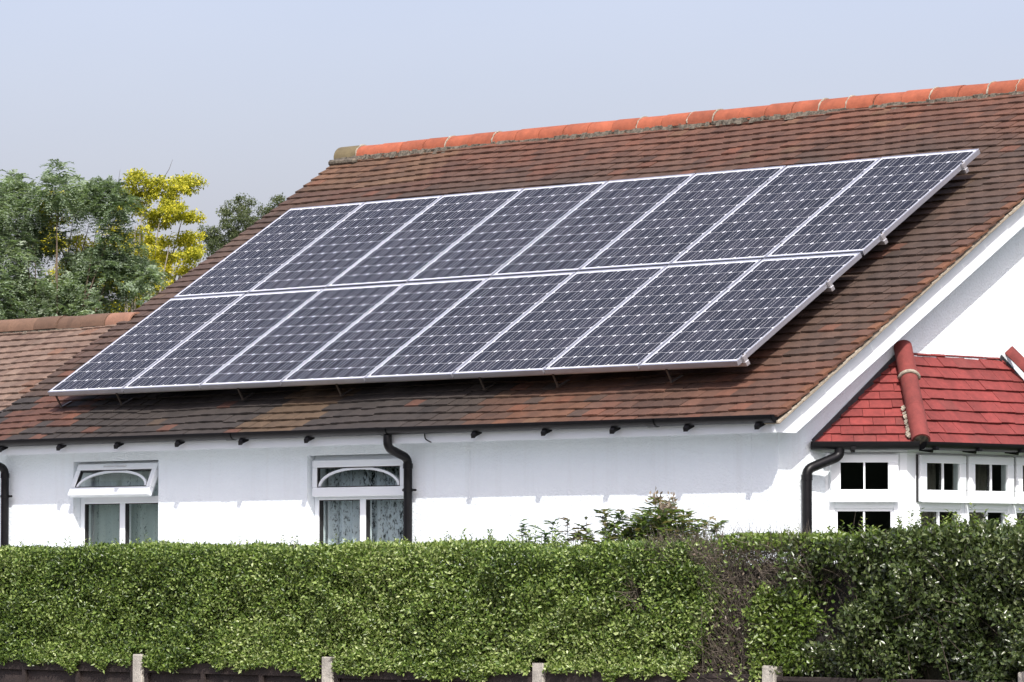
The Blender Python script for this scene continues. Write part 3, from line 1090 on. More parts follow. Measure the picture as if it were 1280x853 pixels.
def bay_unit(frame, x0, x1, proud=.02, lower_wide=True):
    """one casement bay: fixed frame, proud top light with two panes, tall lower light with two panes"""
    w = empty('casement', (0, 0, 0), bay)
    zb, zt = BZ0 + .051, BZ1 - .002
    mb = MB(frame)
    ring(mb, x0, x1, zb, zt, .045, -.07, 0)
    mb.box(x0 + .045, x1 - .045, -.07, 0, Z_TR - .03, Z_TR + .03)
    mb.build('fixed_frame', M['upvc'], w, bevel=.003)
    if frame is FRONT:
        mb = MB(frame); mb.box(x0 - .004, x0 + .011, .0005, .012, Z_TR + .02, zt - .01); mb.build('gap_shade_strip', M['seal_and_shade'], w)  # black strip standing in for the shaded gap beside each front sash
    # proud top sash with moulded foot
    a, b = x0 + .012, x1 - .012
    mb = MB(frame); ring(mb, a, b, Z_TR + .022, zt - .012, .075, .002, .034, wb=.088, wt=.06)
    s = mb.build('top_sash', M['upvc'], w, bevel=.004)
    mb = MB(frame); mb.prism([(a - .004, .034, Z_TR + .024), (a - .004, .056, Z_TR + .018), (a - .004, .056, Z_TR + .034), (a - .004, .036, Z_TR + .066)], (b - a + .008, 0, 0)); mb.build('drip_moulding', M['upvc'], w)
    gx0, gx1, gz0, gz1 = a + .075, b - .075, Z_TR + .11, zt - .072
    mb = MB(frame); mb.box(gx0, gx1, .010, .014, gz0, gz1); mb.build('pane', M['glass'], w)
    mid = (gx0 + gx1) / 2
    mb = MB(frame); mb.box(mid - .0065, mid + .0065, .0145, .028, gz0, gz1); mb.build('glazing_bar', M['upvc'], w)
    # lower light
    a, b = x0 + .045, x1 - .045
    lz0, lz1 = zb + .045, Z_TR - .03
    mb = MB(frame); ring(mb, a + .001, b - .001, lz0, lz1, .02, -.05, -.012); mb.build('lower_bead', M['upvc'], w)
    mb = MB(frame); mb.box(a + .021, b - .021, -.04, -.036, lz0 + .02, lz1 - .02); mb.build('pane', M['glass'], w)
    mid = (a + b) / 2
    mb = MB(frame); mb.box(mid - .007, mid + .007, -.0355, -.016, lz0 + .02, lz1 - .02); mb.build('glazing_bar', M['upvc'], w)
    return w


LC = BX * math.sqrt(2)
bay_unit(LEFTC, .03, LC - .055)
bay_unit(RIGHTC, .055, LC - .03)
for a, b in ((1.045, 1.600), (1.606, 2.165), (2.171, 2.73)):
    bay_unit(FRONT, a, b)
# corner posts and jambs
for pts in ([(LEFTC[0] + LEFTC[1] * (LC - .054)).xy, (BX, CL), (BX, 1.044), (BX - .07, 1.044), (LEFTC[0] + LEFTC[1] * (LC - .054) - LEFTC[2] * .07).xy],
            [(BX, 2.731), (BX, CR), (RIGHTC[0] + RIGHTC[1] * .054).xy, (RIGHTC[0] + RIGHTC[1] * .054 - RIGHTC[2] * .07).xy, (BX - .07, 2.731)]):
    mb = MB(); mb.prism([(p[0], p[1], BZ0 + .051) for p in pts], (0, 0, BZ1 - BZ0 - .053)); mb.build('corner_post', M['upvc'], bay)
for fr_, xx in ((LEFTC, 0.0), (RIGHTC, LC - .029)):
    mb = MB(fr_); mb.box(xx + .006, xx + .029, -.07, -.004, BZ0 + .051, BZ1 - .002); mb.build('jamb', M['upvc'], bay)
mb = MB(); mb.prism([(x * .9, y, BZ1 - .012) for x, y in [(.003, BY0 + .12), (BX - .09, CL + .05), (BX - .09, CR - .05), (.003, BY1 - .12)]], (0, 0, .008)); mb.build('bay_ceiling', M['room'], bay)

# bay roof
HB = 2.488                                      # gutter line height
GO = .555
E = [Vector((.0, .373, HB)), Vector((GO, .93, HB)), Vector((GO, 3.01, HB)), Vector((.0, 3.567, HB))]
T = [Vector((.0, 1.375, 3.185)), Vector((.0, 2.565, 3.185))]
broof = MB().prism([tuple(E[0] - Vector((0, 0, .02))), tuple(E[1] - Vector((0, 0, .02))), tuple(E[2] - Vector((0, 0, .02))), tuple(E[3] - Vector((0, 0, .02)))], (0, 0, .004)).build('bay_roof', M['paint'], house)
broof['label'] = 'red painted tiled roof of the bay window'


def clip_poly(poly, a, b, c):
    """keep a*x+b*y+c >= 0"""
    out = []
    for i in range(len(poly)):
        p, q = poly[i], poly[(i + 1) % len(poly)]
        dp, dq = a * p[0] + b * p[1] + c, a * q[0] + b * q[1] + c
        if dp >= 0: out.append(p)
        if dp * dq < 0:
            t = dp / (dp - dq)
            out.append((p[0] + t * (q[0] - p[0]), p[1] + t * (q[1] - p[1])))
    return out


def bay_plane(e0, e1, tops, tile_w, gauge, name='bay_tile'):
    ex = (e1 - e0).normalized()
    nn = ex.cross(tops[0] - e0).normalized()
    if nn.z < 0: nn = -nn
    ey = nn.cross(ex).normalized()
    if ey.z < 0: ey = -ey
    loc = lambda p: ((p - e0).dot(ex), (p - e0).dot(ey))
    poly = [loc(e0), loc(e1)] + [loc(p) for p in tops]
    # base sheet
    mb = MB(); base = [e0, e1] + list(tops)
    mb.prism([tuple(p - nn * .03) for p in base], tuple(-nn * .008)); mb.build('bay_underlay', M['underlay'], broof)
    hmax = max(p[1] for p in poly); L = poly[1][0]
    xmin = min(p[0] for p in poly) - .2; xmax = max(p[0] for p in poly) + .2
    area = sum(poly[i][0] * poly[(i + 1) % len(poly)][1] - poly[(i + 1) % len(poly)][0] * poly[i][1] for i in range(len(poly)))
    sg = 1 if area > 0 else -1
    nrow = int(hmax / gauge) + 1
    for i in range(nrow):
        y0 = -.012 + i * gauge; y1 = y0 + gauge * 1.45
        x = xmin + (tile_w / 2 if i % 2 else 0) + random.uniform(-.02, .02)
        rowj = random.uniform(-.004, .004)
        while x < xmax:
            wv = tile_w * random.uniform(.97, 1.03)
            yj = y0 + rowj + random.uniform(-.005, .005)
            q = [(x + .0015, yj), (x + wv - .0015, yj), (x + wv - .0015, min(y1, hmax)), (x + .0015, min(y1, hmax))]
            x += wv
            for k in range(len(poly)):
                if k == 0: continue
                p0, p1 = poly[k], poly[(k + 1) % len(poly)]
                a, b = -(p1[1] - p0[1]) * sg, (p1[0] - p0[0]) * sg
                c = -(a * p0[0] + b * p0[1])
                q = clip_poly(q, a, b, c)
                if len(q) < 3: break
            if len(q) < 3: continue
            ar = abs(sum(q[j][0] * q[(j + 1) % len(q)][1] - q[(j + 1) % len(q)][0] * q[j][1] for j in range(len(q)))) / 2
            if ar < .0012: continue
            lift = random.uniform(0, .006); tw = random.uniform(-.02, .02)
            xc = sum(p[0] for p in q) / len(q)
            def P3(p, top):
                hgt = -.006 + lift - (p[1] - yj) * .155 + tw * (p[0] - xc) + (0 if top else -.013)
                return e0 + ex * p[0] + ey * p[1] + nn * hgt
            V = [tuple(P3(p, 1)) for p in q] + [tuple(P3(p, 0)) for p in q]
            k = len(q)
            Fs = [list(range(k)), list(range(2 * k - 1, k - 1, -1))] + [[j, j + k, (j + 1) % k + k, (j + 1) % k] for j in range(k)]
            me = bpy.data.meshes.new(name); me.from_pydata(V, [], Fs)
            bm = bmesh.new(); bm.from_mesh(me); bmesh.ops.recalc_face_normals(bm, faces=bm.faces); bm.to_mesh(me); bm.free()
            o = link(name, me, broof, M['tile_red'])
            cc = np.array((.212, .036, .032)) * random.uniform(.82, 1.12)
            if random.random() < .12: cc = cc * .8 + np.array((.03, .012, .01))
            o['tcol'] = [float(v) for v in cc]


bay_plane(E[0], E[1], [T[0]], .166, .094)
bay_plane(E[1], E[2], [T[1], T[0]], .166, .110)
bay_plane(E[2], E[3], [T[1]], .166, .094)
# hip tiles: half round, three to a hip
def hip(p_low, p_top, n, broken=False):
    d = (p_top - p_low); L = d.length; d.normalize()
    side = d.cross(Vector((0, 0, 1))).normalized(); up = side.cross(d).normalized()
    seg = L / n
    for i in range(n):
        if broken and i == n - 1: continue
        me = ridge_mesh('hip_tile', seg + .01, .070 - .003 * (i % 2), .014, 12, math.radians(-10), math.radians(190))
        smooth_by_angle(me)
        me.materials.append(M['tile_red'])
        o = bpy.data.objects.new('hip_tile', me); COL.objects.link(o); o.parent = broof
        o.matrix_local = Matrix.Translation(p_low + d * (i * seg - .03) + up * (.012 + .004 * i)) @ Matrix((d, side, up)).transposed().to_4x4()
        cc = np.array((.18, .035, .030)) * random.uniform(.85, 1.05)
        o['tcol'] = [float(v) for v in cc]
    mb = MB(); pts = []
    for j in range(11):
        an = math.radians(-5 + 190 * j / 10)
        pts.append(p_low + d * (2 * L / n - .03) + side * math.cos(an) * .074 + up * (.016 + math.sin(an) * .074))
    mb.tube(pts, .015, 6); mb.build('joint_mortar', M['mortar'], broof, smooth=True)
    # stopped end of the lowest tile
    mb = MB(); mb.tube([p_low - d * .028 + up * .01, p_low + d * .02 + up * .01], [.056, .06], 12); mb.build('hip_stop', M['mortar_dark'], broof)
    # flaked bedding beside the hip
    mb = MB()
    for j in range(26):
        s_ = random.uniform(.02, .35)
        q = p_low + d * (L * s_) + side * random.uniform(-.085, -.070) * (1 if True else -1) + up * random.uniform(-.012, .012)
        e = random.uniform(.007, .018)
        mb.tube([q - Vector((e, 0, 0)), q + Vector((e * .3, e * .4, e))], [e * .9, e * .5], 5)
    o = mb.build('bedding_flakes', M['mortar'], broof); o['kind'] = 'stuff'


hip(E[1] + Vector((.012, 0, .012)), T[0] + Vector((.02, 0, .03)), 3)
hip(E[2] + Vector((.012, 0, .012)), T[1] + Vector((.02, 0, .03)), 3)
# lead flashing where the roof meets the wall
for p, q in ((E[0], T[0]), (T[1], E[3])):
    d = (q - p).normalized()
    mb = MB(); up = Vector((0, -d.z, d.y)) if abs(d.y) > .1 else Vector((0, 0, 1))
    if up.z < 0: up = -up
    w1, w0 = (.012, -.03) if p is not T[0] else (.004, -.03)
    mb.prism([tuple(p + up * w0 + Vector((.002, 0, 0))), tuple(q + up * w0 + Vector((.002, 0, 0))), tuple(q + up * w1 + Vector((.002, 0, 0))), tuple(p + up * w1 + Vector((.002, 0, 0)))], (.010, 0, 0))
    mb.build('flashing', M['lead'] if p is not T[0] else M['mortar'], broof)
# bay gutter: left cant, front, right cant
bg_ = []
for (p, q), nm in (((E[0], E[1]), 'l'), ((E[1], E[2]), 'f'), ((E[2], E[3]), 'r')):
    d = (q - p).normalized(); out = Vector((d.y, -d.x, 0))
    fr_ = (p + Vector((0, 0, -.012)) + out * .02, d, out, Vector((0, 0, 1)))
    L = (q - p).length
    o = gutter_mesh(0 if nm != 'l' else -.01, L, .0, -.004, .050, fr_).build('gutter', M['black'], broof)
    smooth_by_angle(o.data, 45)
    for s_ in ((.30,) if nm == 'l' else (.12, .62, 1.12, 1.62) if nm == 'f' else (.3,)):
        mb = MB((p + d * s_ + Vector((0, 0, -.050)), d, out, Vector((0, 0, 1))))
        mb.prism([(-.014, -.09, -.02), (-.014, .02, -.035), (-.014, .03, -.005), (-.014, -.09, .01)], (.028, 0, 0))
        mb.box(-.016, .016, .01, .078, -.018, .008)
        mb.build('gutter_bracket', M['black'], o)
dp = downpipe('downpipe', [(.155, .50, HB - .05), (.155, .50, 2.375), (.062, .245, 2.275), (.062, .245, .02)], [(.062, .245, 1.0)], OUT_X, .037)

# rooms behind: curtains
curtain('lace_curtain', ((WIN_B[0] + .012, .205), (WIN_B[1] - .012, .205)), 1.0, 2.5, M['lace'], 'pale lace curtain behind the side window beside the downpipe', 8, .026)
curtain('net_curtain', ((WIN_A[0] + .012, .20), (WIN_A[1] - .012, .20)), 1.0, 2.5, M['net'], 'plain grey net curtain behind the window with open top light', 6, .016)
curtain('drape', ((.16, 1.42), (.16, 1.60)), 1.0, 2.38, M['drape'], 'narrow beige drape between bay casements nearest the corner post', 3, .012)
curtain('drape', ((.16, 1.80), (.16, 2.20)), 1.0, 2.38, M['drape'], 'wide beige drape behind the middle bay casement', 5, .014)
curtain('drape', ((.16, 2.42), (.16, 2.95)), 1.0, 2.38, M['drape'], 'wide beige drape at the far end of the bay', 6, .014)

# ------------------------------------------------------------------ solar panels
PM = Matrix((U, S, N)).transposed().to_4x4()
CELL, CP = .1530, .1585


def panel_proto():
    root = bpy.data.objects.new('solar_panel', None); COL.objects.link(root)
    fr = MB()
    D, lip = -.042, .012
    for (x0, x1, y0, y1) in ((0, PW, 0, lip), (0, PW, PH - lip, PH), (0, lip, lip, PH - lip), (PW - lip, PW, lip, PH - lip)):
        fr.box(x0, x1, y0, y1, D, 0)
    frame = fr.build('frame', M['alu'], root, bevel=.0015)
    bs = MB().box(lip - .001, PW - lip + .001, lip - .001, PH - lip + .001, -.010, -.0045).build('backsheet', M['backsheet'], root)
    c = CELL / 2; e = c; k = .0135
    poly = [(-c + k, -e), (c - k, -e), (c, -e + k), (c, e - k), (c - k, e), (-c + k, e), (-c, e - k), (-c, -e + k)]
    me = MB().prism([(x, y, 0) for x, y in poly], (0, 0, .0012)).mesh('solar_cell'); me.materials.append(M['cell'])
    mx, my = (PW - 6 * CP) / 2 + CP / 2, (PH - 10 * CP) / 2 + CP / 2
    for j in range(10):
        for i in range(6):
            o = bpy.data.objects.new('solar_cell', me); COL.objects.link(o); o.parent = bs
            o.location = (mx + i * CP, my + j * CP, -.0042)
    return root


def copy_tree(o, parent=None):
    c = o.copy(); COL.objects.link(c); c.parent = parent
    for ch in list(o.children): copy_tree(ch, c)
    return c


proto = panel_proto()
ORD = ['first', 'second', 'third', 'fourth', 'fifth', 'sixth', 'seventh', 'eighth']
first = True
plist = []
for row in range(2):
    for k in range(8):
        plist.append((row, k))
proto_children = list(proto.children)
allp = [proto] + [copy_tree(proto) for _ in range(15)]
for o, (row, k) in zip(allp, plist):
    p = A0 + U * (k * (PW + PGAP)) + S * (row * (PH + RGAP)) + N * random.uniform(-.0015, .0015)
    o.matrix_world = Matrix.Translation(p) @ PM @ Matrix.Rotation(random.uniform(-.0015, .0015), 4, 'X') @ Matrix.Rotation(random.uniform(-.0015, .0015), 4, 'Y')
    rn = 'lower' if row == 0 else 'upper'
    tag(o, 'solar panel in the %s row, %s from the gable bargeboard' % (rn, ORD[7 - k]), 'solar panel', 'solar panels on the tiled roof')

# rails under the panels with clamps and roof hooks
hooks_x = (-8.50, -7.68, -6.11, -4.90, -3.24, -2.43, -1.23)
rail_names = ('lowest rail, along the bottom edge of the lower panels', 'rail under the upper half of the lower panel row',
              'rail under the lower half of the upper panel row', 'topmost rail, under the upper ends of the upper panels')
for b, nm in zip((.075, 1.20, 1.93, 3.08), rail_names):
    r = empty('mounting_rail', tuple(A0 + S * b - N * .062))
    tag(r, 'aluminium ' + nm, 'rail', 'mounting rails under the solar panels')
    fr_ = (Vector((0, 0, 0)), U, S, N)
    x0 = -.01 if b > .5 else .0
    mb = MB(fr_); mb.box(x0, ARR_W + .028, -.020, .020, -.019, .019); mb.build('rail', M['alu_dull'], r, bevel=.003)
    mb = MB(fr_)
    mb.box(ARR_W + .002, ARR_W + .022, -.020, .020, .0195, .066); mb.box(ARR_W - .008, ARR_W + .022, -.020, .020, .0665, .070)
    mb.build('end_clamp', M['alu_dull'], r, bevel=.002)
    mb = MB(fr_); mb.tube([(ARR_W + .012, 0, .070), (ARR_W + .012, 0, .077)], .007, 6); mb.build('clamp_bolt', M['steel'], r)
    for k in range(1, 8):
        xx = k * (PW + PGAP) - PGAP / 2
        mb = MB(fr_); mb.box(xx - .017, xx + .017, -.022, .022, .0628, .0662); mb.build('mid_clamp', M['alu_dull'], r)
    for hx in hooks_x:
        xx = hx - A0.x
        mb = MB(fr_)
        mb.box(xx - .008, xx + .008, -.030, -.0205, -.112, .012)
        mb.prism([(xx - .012, -.034, -.121), (xx - .012, -.034, -.1125), (xx - .012, .10, -.130), (xx - .012, .10, -.138)], (.024, 0, 0))
        mb.build('roof_hook', M['steel'], r)

# ------------------------------------------------------------------ fence
FX = [-5.80, -3.865, -1.93, .0, 1.955, 3.885, 5.82, 7.75]
FXc = FX
FY = -4.40
fence = empty('garden_fence', (0, FY, 0)); tag(fence, 'low dark wooden panel fence with grey concrete posts below the hedges', 'fence')
for i, x in enumerate(FX):
    mb = MB()
    h = .985 + random.uniform(-.008, .008)
    tip = random.uniform(-.006, .006)
    mb.prism([(-.052, -.048, -.30), (.052, -.048, -.30), (.052, .048, -.30), (-.052, .048, -.30)], (0, 0, h + .28))
    o = mb.build('concrete_post', M['concrete'], fence, bevel=.006)
    bm = bmesh.new(); bm.from_mesh(o.data)
    top = [v for v in bm.verts if v.co.z > .9]
    for v in top:
        v.co.x *= .93; v.co.y *= .93; v.co.z += random.uniform(-.006, .006) + (.012 if (i == 5 and v.co.x < 0) else 0)
    bm.to_mesh(o.data); bm.free()
    o.location = (x, 0, 0)

for i in range(len(FX) - 1):
    x0, x1 = FX[i] + .056, FX[i + 1] - .056
    ptop = .915 + random.uniform(-.006, .006)
    f_ = empty('lap_panel', ((x0 + x1) / 2, 0, 0), fence)
    hw = (x1 - x0) / 2
    MB().box(-hw, hw, -.030, .022, ptop - .030, ptop).build('capping', M['fence'], f_, bevel=.004)
    MB().box(-hw, hw, -.0255, -.008, ptop - .075, ptop - .0305).build('top_rail', M['fence'], f_)
    nb = 8
    for k in range(nb):
        z1 = ptop - .045 - k * .105
        mb = MB(); mb.prism([(-hw, .006, z1), (-hw, .014, z1), (-hw, .001, z1 - .125), (-hw, -.007, z1 - .125)], (2 * hw, 0, 0)); mb.build('slat', M['fence'], f_)
    for k in range(4):
        xx = -hw + .02 + (2 * hw - .04) * k / 3
        MB().box(xx - .018, xx + .018, -.0275, -.0085, .06, ptop - .076).build('batten', M['fence'], f_)
    MB().box(-hw, hw, -.02, .02, .0, .058).build('gravel_board', M['concrete'], f_)


# ------------------------------------------------------------------ foliage
def unit(a):
    return a / np.maximum(np.linalg.norm(a, axis=-1, keepdims=True), 1e-9)


def leaf_cloud(name, p, d, n, L, W, col, mat, parent, fold=.18, curl=.1):
    N_ = len(p)
    d = unit(d); s = unit(np.cross(d, n)); n2 = np.cross(s, d)
    L = L[:, None]; W = W[:, None]
    base = p; tip = p + d * L - n2 * L * curl
    l = p + d * L * .45 + s * W * .5 + n2 * W * fold
    r = p + d * L * .45 - s * W * .5 + n2 * W * fold
    V = np.stack([base, l, tip, r], 1).reshape(-1, 3).astype(np.float32)
    idx = (np.arange(N_) * 4)[:, None]
    tri = np.concatenate([idx + np.array([[0, 2, 1]]), idx + np.array([[0, 3, 2]])], 1).reshape(-1)
    me = bpy.data.meshes.new(name)
    me.vertices.add(len(V)); me.vertices.foreach_set('co', V.ravel())
    me.loops.add(len(tri)); me.loops.foreach_set('vertex_index', tri.astype(np.int32))
    nf = len(tri) // 3
    me.polygons.add(nf)
    me.polygons.foreach_set('loop_start', np.arange(0, nf * 3, 3, dtype=np.int32))
    me.polygons.foreach_set('loop_total', np.full(nf, 3, np.int32))
    me.update(calc_edges=True)
    C = np.repeat(np.c_[col, np.ones(N_)], 4, 0).astype(np.float32)
    a = me.attributes.new('lcol', 'FLOAT_COLOR', 'POINT'); a.data.foreach_set('color', C.ravel())
    o = link(name, me, parent, mat)
    o['kind'] = 'stuff'
    return o


def twig_cloud(name, p, d, L, r, mat, parent, bendk=.12):
    """bent three-sided twigs"""
    N_ = len(p)
    d = unit(d); ref = np.where(np.abs(d[:, 2:3]) < .9, np.array([[0, 0, 1.]]), np.array([[1., 0, 0]]))
    a = unit(np.cross(d, ref)); b = np.cross(d, a)
    bend = rng.normal(0, bendk, (N_, 3))
    rings = []
    for t, k in ((0, 1.0), (.5, .75), (1, .35)):
        c = p + d * (L * t)[:, None] + bend * (L * t * t)[:, None]
        for an in (0, 2.094, 4.189):
            rings.append(c + (a * math.cos(an) + b * math.sin(an)) * (r * k)[:, None])
    V = np.stack(rings, 1).reshape(-1, 3).astype(np.float32)
    base = (np.arange(N_) * 9)[:, None]
    q = []
    for s_ in (0, 3):
        for j in range(3):
            j2 = (j + 1) % 3
            q.append([s_ + j, s_ + j2, s_ + 3 + j2, s_ + 3 + j])
    q = np.array(q).reshape(-1)
    lo = (base + q[None]).reshape(-1).astype(np.int32)
    nf = len(lo) // 4
    me = bpy.data.meshes.new(name)
    me.vertices.add(len(V)); me.vertices.foreach_set('co', V.ravel())
    me.loops.add(len(lo)); me.loops.foreach_set('vertex_index', lo)
    me.polygons.add(nf)
    me.polygons.foreach_set('loop_start', np.arange(0, nf * 4, 4, dtype=np.int32))
    me.polygons.foreach_set('loop_total', np.full(nf, 4, np.int32))
    me.update(calc_edges=True)
    o = link(name, me, parent, mat); o['kind'] = 'stuff'
    return o


HY0, HY1 = -4.425, -3.70                        # hedge faces (street side, garden side)


def hedge_points(n, x0, x1, topfn, zbot, depth, lump, seed):
    """points in the outer shell of a clipped hedge + outward normals"""
    wf, wt = .76, .24
    kind = rng.random(n)
    x = rng.uniform(x0, x1, n)
    ztop = topfn(x)
    dd = rng.random(n) ** 1.6 * depth
    front = kind < wf
    z = np.where(front, zbot + rng.random(n) * (ztop - zbot), ztop - dd)
    y = np.where(front, HY0 + dd, rng.uniform(HY0, HY1, n))
    p = np.stack([x, y, z], 1)
    lum = (vnoise(p, 3.2, seed) - .5) * lump + (vnoise(p, 9.0, seed + 1) - .5) * lump * .75
    nrm = np.where(front[:, None], np.array([[0, -1., .15]]), np.array([[0, -.15, 1.]]))
    # round the top edge
    e = np.clip((p[:, 2] - (ztop - .10)) / .10, 0, 1)
    p[:, 1] += np.where(front, e ** 2 * .06, 0)
    p = p + nrm * (lum * np.where(front, 1, .4))[:, None]
    return p, nrm, front


def hedge_leaves(name, p, nrm, Lm, Wm, palette, mat, parent, out=.55, seed=0, varscale=1.6):
    n = len(p)
    rnd = unit(rng.normal(0, 1, (n, 3)))
    d = unit(rnd + nrm * .35 + np.array([[0, 0, .35]]))
    ln = unit(nrm * out + unit(rng.normal(0, 1, (n, 3))) * .75 + np.array([[0, 0, .25]]))
    L = Lm * rng.uniform(.6, 1.25, n); W = Wm * rng.uniform(.7, 1.2, n)
    pal = np.array(palette)
    t = np.clip(vnoise(p, varscale, seed + 5) * .40 + vnoise(p, .45, seed + 6) * .35 + rng.random(n) * .75 - .22, 0, .999) * (len(pal) - 1)
    i = t.astype(int); f = (t - i)[:, None]
    col = pal[i] * (1 - f) + pal[np.minimum(i + 1, len(pal) - 1)] * f
    col = col * rng.uniform(.75, 1.25, (n, 1))
    return leaf_cloud(name, p, d, ln, L, W, col * 1.10, mat, parent)


def px_to_x(px):
    return np.interp(px, [0, 180, 417, 680, 820, 950, 1010, 1280], [-3.57, -1.97, -.034, 1.92, 2.887, 3.742, 4.124, 5.749])


def y_to_z(y):
    return 1.604 - (y - 700) / 209.0


def in_poly(x, z, poly):
    poly = [(float(px_to_x(a)), y_to_z(b)) for a, b in poly]
    inside = np.zeros(len(x), bool)
    j = len(poly) - 1
    for i in range(len(poly)):
        xi, zi = poly[i]; xj, zj = poly[j]
        c = ((zi > z) != (zj > z)) & (x < (xj - xi) * (z - zi) / (zj - zi + 1e-12) + xi)
        inside ^= c
        j = i
    return inside


DEAD = [(868, 676), (935, 672), (1000, 682), (1010, 715), (955, 735), (945, 770), (952, 860), (868, 860), (893, 790), (906, 745), (893, 712), (868, 700)]
DEAD2 = [(790, 725), (812, 738), (806, 772), (788, 768)]


def top1(x): return 1.695 + .012 * np.sin(x * 2.1) + .010 * np.sin(x * 5.3 + 1) + .02 * np.clip((x - 2.2) / 1.5, 0, 1)


def top2(x): return 1.725 + .045 * np.clip((x - 3.9) / 1.2, 0, 1) + .02 * np.sin(x * 4.1) + .012 * np.sin(x * 9.7)


h1 = empty('privet_hedge', (0, -4.05, 0)); tag(h1, 'long clipped light green hedge with a bare brown patch at one end', 'hedge')
h2 = empty('evergreen_hedge', (6, -4.05, 0)); tag(h2, 'loose dark glossy hedge with sparse gaps, in front of the bay', 'hedge')


def loc_parent(o):
    o.matrix_parent_inverse = o.parent.matrix_world.inverted()
    o.location = tuple(-Vector(o.parent.location)) if False else o.location


bpy.context.view_layer.update()

# twiggy core that keeps the hedge opaque
def core(name, x0, x1, top, inset, mat, parent, zb=0.0):
    nx = int((x1 - x0) / .12); V = []; F = []
    for i in range(nx + 1):
        x = x0 + (x1 - x0) * i / nx
        t = float(top(np.array([x]))[0]) - inset
        j = lambda s: math.sin(x * 7.3 + s) * .018 + math.sin(x * 17 + s * 2) * .012
        ring_ = [(HY0 + inset + .05 + j(0), zb), (HY0 + inset + j(1), .75), (HY0 + inset + j(2), t - .1), (HY0 + inset + .08 + j(3), t + j(4) * .5), (HY1 - inset - .08, t), (HY1 - inset, t - .1), (HY1 - inset, .7), (HY1 - inset - .05, zb)]
        for y, z in ring_: V.append((x, y, z))
    for i in range(nx):
        for k in range(8):
            k2 = (k + 1) % 8
            F.append((i * 8 + k, i * 8 + k2, (i + 1) * 8 + k2, (i + 1) * 8 + k))
    F.append(tuple(range(8))[::-1]); F.append(tuple(nx * 8 + k for k in range(8)))
    me = bpy.data.meshes.new(name); me.from_pydata(V, [], F)
    o = link(name, me, None, mat); o.parent = parent; o.matrix_parent_inverse = parent.matrix_world.inverted()
    return o


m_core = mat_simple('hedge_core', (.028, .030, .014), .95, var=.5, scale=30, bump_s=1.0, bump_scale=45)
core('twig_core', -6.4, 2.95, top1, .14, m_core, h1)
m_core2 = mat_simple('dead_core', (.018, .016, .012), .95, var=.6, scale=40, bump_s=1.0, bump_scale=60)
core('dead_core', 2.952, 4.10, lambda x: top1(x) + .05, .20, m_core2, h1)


def keep(o, par):
    o.parent = par; o.matrix_parent_inverse = par.matrix_world.inverted()


pal1 = [(.015, .030, .007), (.036, .066, .014), (.078, .130, .026), (.135, .195, .040), (.20, .265, .075), (.32, .37, .16)]
pal1b = [(.045, .078, .013), (.082, .13, .022), (.125, .18, .034), (.19, .24, .065)]
p, nrm, fr_ = hedge_points(225000, -3.95, 3.86, top1, .79, .19, .13, 3)
hem = .945 - .13 * vnoise(np.stack([p[:, 0], p[:, 0] * 0, p[:, 0] * 0], 1), 2.6, 8) * vnoise(np.stack([p[:, 0], p[:, 0] * 0, p[:, 0] * 0], 1), 9.0, 9) * 1.6
ok = p[:, 2] > hem - .02 * rng.random(len(p))
p, nrm = p[ok], nrm[ok]
push = np.clip((1.06 - p[:, 2]) / .13, 0, 1)
p[:, 1] = p[:, 1] * (1 - push) + np.minimum(p[:, 1], -4.437 - .02 * rng.random(len(p))) * push
dead = in_poly(p[:, 0], p[:, 2], DEAD) | in_poly(p[:, 0], p[:, 2], DEAD2)
postm = (np.min(np.abs(p[:, 0:1] - np.array(FX)[None]), 1) < .066) & (p[:, 2] < 1.0) & (p[:, 1] < -4.36)
keepm = (~dead | (rng.random(len(p)) < .05)) & ~postm
# thin the last half metre towards the bare patch
p, nrm = p[keepm], nrm[keepm]
big = rng.random(len(p)) < .22
keep(hedge_leaves('foliage', p[~big], nrm[~big], .0245, .0140, pal1, M['leaf'], None, seed=3), h1)
keep(hedge_leaves('foliage', p[big], nrm[big], .034, .019, pal1, M['leaf'], None, seed=3), h1)
# off-frame run of the hedge, coarser
p, nrm, _ = hedge_points(16000, -6.5, -3.95, top1, .90, .15, .07, 3)
keep(hedge_leaves('foliage', p, nrm, .042, .024, pal1, M['leaf'], None, seed=3), h1)
# shoots above the clipped top
def shoots(n, x0, x1, top, hmin, hmax, palette, mat, parent, Ls, seed, ybias=0):
    P = []; D = []; Nn = []
    TP = []; TD = []; TL = []
    for i in range(n):
        x = rng.uniform(x0, x1); y = rng.uniform(HY0 + .05, HY1)
        z = float(top(np.array([x]))[0]) - .03; h = rng.uniform(hmin, hmax) * (1 if rng.random() < .8 else 1.6)
        lean = rng.normal(0, .25, 2)
        TP.append((x, y, z)); TD.append((lean[0], lean[1], 1)); TL.append(h + .03)
        m = int(4 + h / .012)
        for k in range(m):
            t = k / m
            P.append((x + lean[0] * h * t, y + lean[1] * h * t, z + (h + .03) * t))
            an = k * 2.4 + rng.random()
            D.append((math.cos(an), math.sin(an), .7)); Nn.append((-math.cos(an) * .5, -math.sin(an) * .5 - .2, 1))
    P, D, Nn = map(np.array, (P, D, Nn))
    L = Ls * rng.uniform(.7, 1.2, len(P)); pal = np.array(palette)
    col = pal[rng.integers(0, len(pal), len(P))] * rng.uniform(.8, 1.2, (len(P), 1))
    keep(leaf_cloud('foliage', P, D, Nn, L, L * .52, col, mat, None), parent)
    keep(twig_cloud('twigs', np.array(TP), np.array(TD), np.array(TL), np.full(len(TL), .0018), M['twig_dark'], None), parent)


shoots(230, -3.95, 3.8, top1, .02, .06, pal1[2:], M['leaf'], h1, .026, 1)
shoots(26, .6, 2.4, top1, .05, .11, pal1[2:5], M['leaf'], h1, .03, 1)
